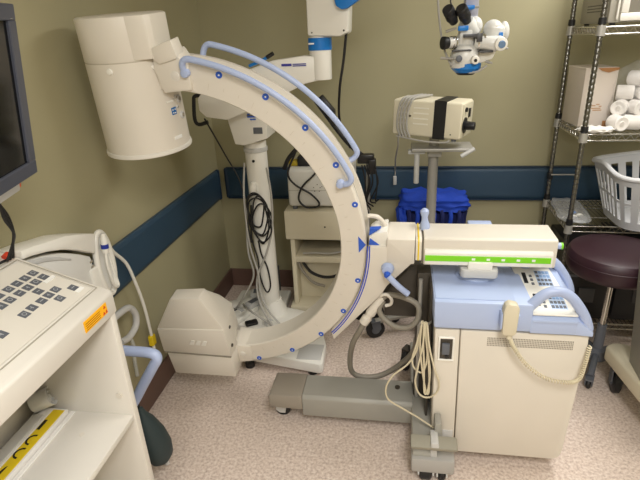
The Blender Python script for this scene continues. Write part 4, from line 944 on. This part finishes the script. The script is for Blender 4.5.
for i, (x, y, z, a) in enumerate(spots):
    o = gr0 if i == 0 else copy_tree(gr0)
    o.location = (x-.008 if y < 2.58 else x+.05, y, SH2+z); o.rotation_euler = (0, 0, R(a)); o['label'] = names[i]
pb = thing('clear_bag', 'clear plastic bag holding white rolls on the middle shelf', 'bag', (1.1, 2.54, SH2))
pillow('film', (1.135, 2.53, SH2+.158), (.155, .112, .150), clear, pb, .010, 0, 21, 2.6)
dk = thing('dark_carton', 'dark patterned packet beside the clear bag at the frame edge', 'packet', (1.3, 2.5, SH2))
MB().box(1.285, 1.42, 2.45, 2.6, SH2, SH2+.08, .004).build('carton', M('dark_blue_grey', (58, 66, 78), .5, var=.4, scale=60), dk)
# plastic zip bag on lower shelf
zb = thing('zip_bag', 'clear zip bag with small supplies on the lower wire shelf', 'bag', (.90, 2.62, SH3))
pillow('film', (.902, 2.63, SH3+.008), (.075, .19, .008), M('zip_film', (225, 228, 232), .2, alpha=.35), zb, .005, R(-6), 31, 4)
for (x, y, c_) in ((.90, 2.58, bluescope), (.92, 2.54, creamw), (.885, 2.52, creamw)): MB().ball((x, y, SH3+.012), .012, (1.4, 1, .6)).build('small_item', c_, zb)
# laundry basket
bk = thing('laundry_basket', 'light grey slotted plastic laundry basket on the lower wire shelf', 'basket', (1.28, 2.55, SH3))
def rect_ring(cx, cy, hx, hy, z, n=64, pw=4.5):
    out = []
    for i in range(n):
        a = 2*PI*i/n; c_, s__ = math.cos(a), math.sin(a); r_ = (abs(c_)**pw+abs(s__)**pw)**(-1/pw); out.append(Vector((cx+hx*r_*c_, cy+hy*r_*s__, z)))
    return out
CX, CY = 1.30, 2.51
rt = rect_ring(CX, CY, .32, .245, SH3+.275); rb = rect_ring(CX, CY, .245, .175, SH3+.004)
# wavy upper rim
for i, v in enumerate(rt): v.z += .012*math.cos(2*PI*i/64*4)
bmk = MB(); n_ = 64
def lerp(a, b, t_): return a+(b-a)*t_
def band(t0, t1, i0, i1, out=.0):
    tt = bmesh.new(); c = Vector((CX, CY, 0))
    def q3(i, t_, off):
        p = lerp(rb[i % n_], rt[i % n_], t_); d = (p-c); d.z = 0; d.normalize(); return p+d*off
    A = [q3(i, t0, out) for i in range(i0, i1+1)]; B = [q3(i, t1, out) for i in range(i0, i1+1)]
    C_ = [q3(i, t1, out-.004) for i in range(i0, i1+1)]; D = [q3(i, t0, out-.004) for i in range(i0, i1+1)]
    rows = [[tt.verts.new(p) for p in r] for r in (A, B, C_, D)]
    for a in range(4):
        r0_, r1_ = rows[a], rows[(a+1) % 4]
        for i in range(len(r0_)-1): tt.faces.new((r0_[i], r0_[i+1], r1_[i+1], r1_[i]))
    tt.faces.new([r[0] for r in rows]); tt.faces.new([r[-1] for r in rows][::-1])
    bmesh.ops.recalc_face_normals(tt, faces=tt.faces); bmk._merge(tt)
band(.86, 1.0, 0, 64); band(0, .14, 0, 64); band(.48, .53, 0, 64, .0)
for i in range(0, 64, 2): 
    band(.14, .86, i, i+1)
bmk.build('basket_wall', basketm, bk)
MB().tube([v+Vector((0, 0, .002)) for v in rt], .0115, 10, 1, True).build('rim', basketm, bk)
MB().prism([(v.x, v.y) for v in rb], 'z', SH3+.001, SH3+.005).build('basket_floor', basketm, bk)
# dark things on the bottom shelf, made tall to darken the space under the rack
for i, (x, y, a, b, c_, mt_, lb) in enumerate([(.985, 2.62, .24, .34, .42, blackg, 'black equipment case on the lowest shelf behind the cabinet handles'), (1.25, 2.62, .25, .34, .44, M('case_charcoal', (40, 40, 42), .5), 'charcoal case on the lowest shelf under the stool seat'), (1.55, 2.62, .26, .34, .42, blackg, 'black case at the right of the lowest shelf')]):
    t = thing('equipment_case', lb, 'case', (x, y, .1275))
    MB().box(x-a/2, x+a/2, y-b/2, y+b/2, .128, .1275+c_, .012).build('shell', mt_, t)
    MB().box(x-a/2-.001, x+a/2+.001, y-b/2-.001, y+b/2+.001, .1275+c_*.6, .1275+c_*.63).build('seam_strip', greyk, t)
    MB().box(x-.04, x+.04, y-b/2-.006, y-b/2+.002, .1275+c_*.25, .1275+c_*.45, .002).build("latch", M("latch_dark", (70, 70, 72), .5), t)

# ================================================================== stool
sto = thing('stool', 'round maroon vinyl stool on wheels beside the shelving', 'stool', (1.0, 2.19, 0))
SX, SY = .980, 2.19
MB().lathe([(0, .505), (.170, .505), (.190, .512), (.203, .530), (.207, .562), (.204, .595), (.193, .613), (.170, .623), (.09, .628), (0, .629)], (SX, SY, .037), (0, 0, 1), 64).build('seat', maroon, sto)
MB().lathe([(.2035, 0), (.2075, .002), (.2075, .006), (.2035, .008)], (SX, SY, .61), (0, 0, 1), 64).build('seat_piping', maroon, sto)
MB().cyl((SX, SY, .11), (SX, SY, .556), .013, seg=18).build('post', chrome, sto)
MB().cyl((SX, SY, .10), (SX, SY, .26), .024, .021, 20).build('sleeve', greyk, sto)
MB().lathe([(0, 0), (.045, 0), (.05, .01), (.04, .05), (.025, .06), (0, .06)], (SX, SY, .07), (0, 0, 1), 24).build('base_hub', greyk, sto)
for k in range(5):
    a = R(244+72*k); x, y = SX+.17*math.cos(a), SY+.17*math.sin(a)
    MB().tube([(SX+.03*math.cos(a), SY+.03*math.sin(a), .10), ((SX+x)/2, (SY+y)/2, .095), (x, y, .066)], .016, 10, 3).build('base_leg', greyk, sto)
    caster(sto, x, y, .026, .02, .058, a, black, greyk)

# ================================================================== machine at the right edge
rm = thing('grey_machine', 'cream and grey wheeled machine partly in view at the right edge', 'medical machine', (1.2, 1.9, 0))
MB().prism([(.955, 2.06), (.985, 2.085), (1.04, 2.09), (1.10, 2.04), (1.14, 1.80), (1.60, 1.80), (1.60, 1.62), (1.02, 1.62), (.99, 1.75)], 'z', .150, .228, .014, 3).build('base_foot', ivory, rm)
MB().hull([(1.6, 1.95, .22), (1.01, 1.95, .22), (.985, 1.66, .22), (1.6, 1.66, .22)], [(1.6, 1.95, .82), (.945, 1.95, .82), (.955, 1.66, .82), (1.6, 1.66, .82)], .010).build('body_panel', M('panel_grey', (150, 150, 142), .5), rm)
caster(rm, 1.015, 2.03, .060, .036, .153, R(80), black, greyk)
caster(rm, 1.07, 1.68, .060, .036, .153, R(80), black, greyk); caster(rm, 1.52, 1.70, .060, .036, .153, R(80), black, greyk)
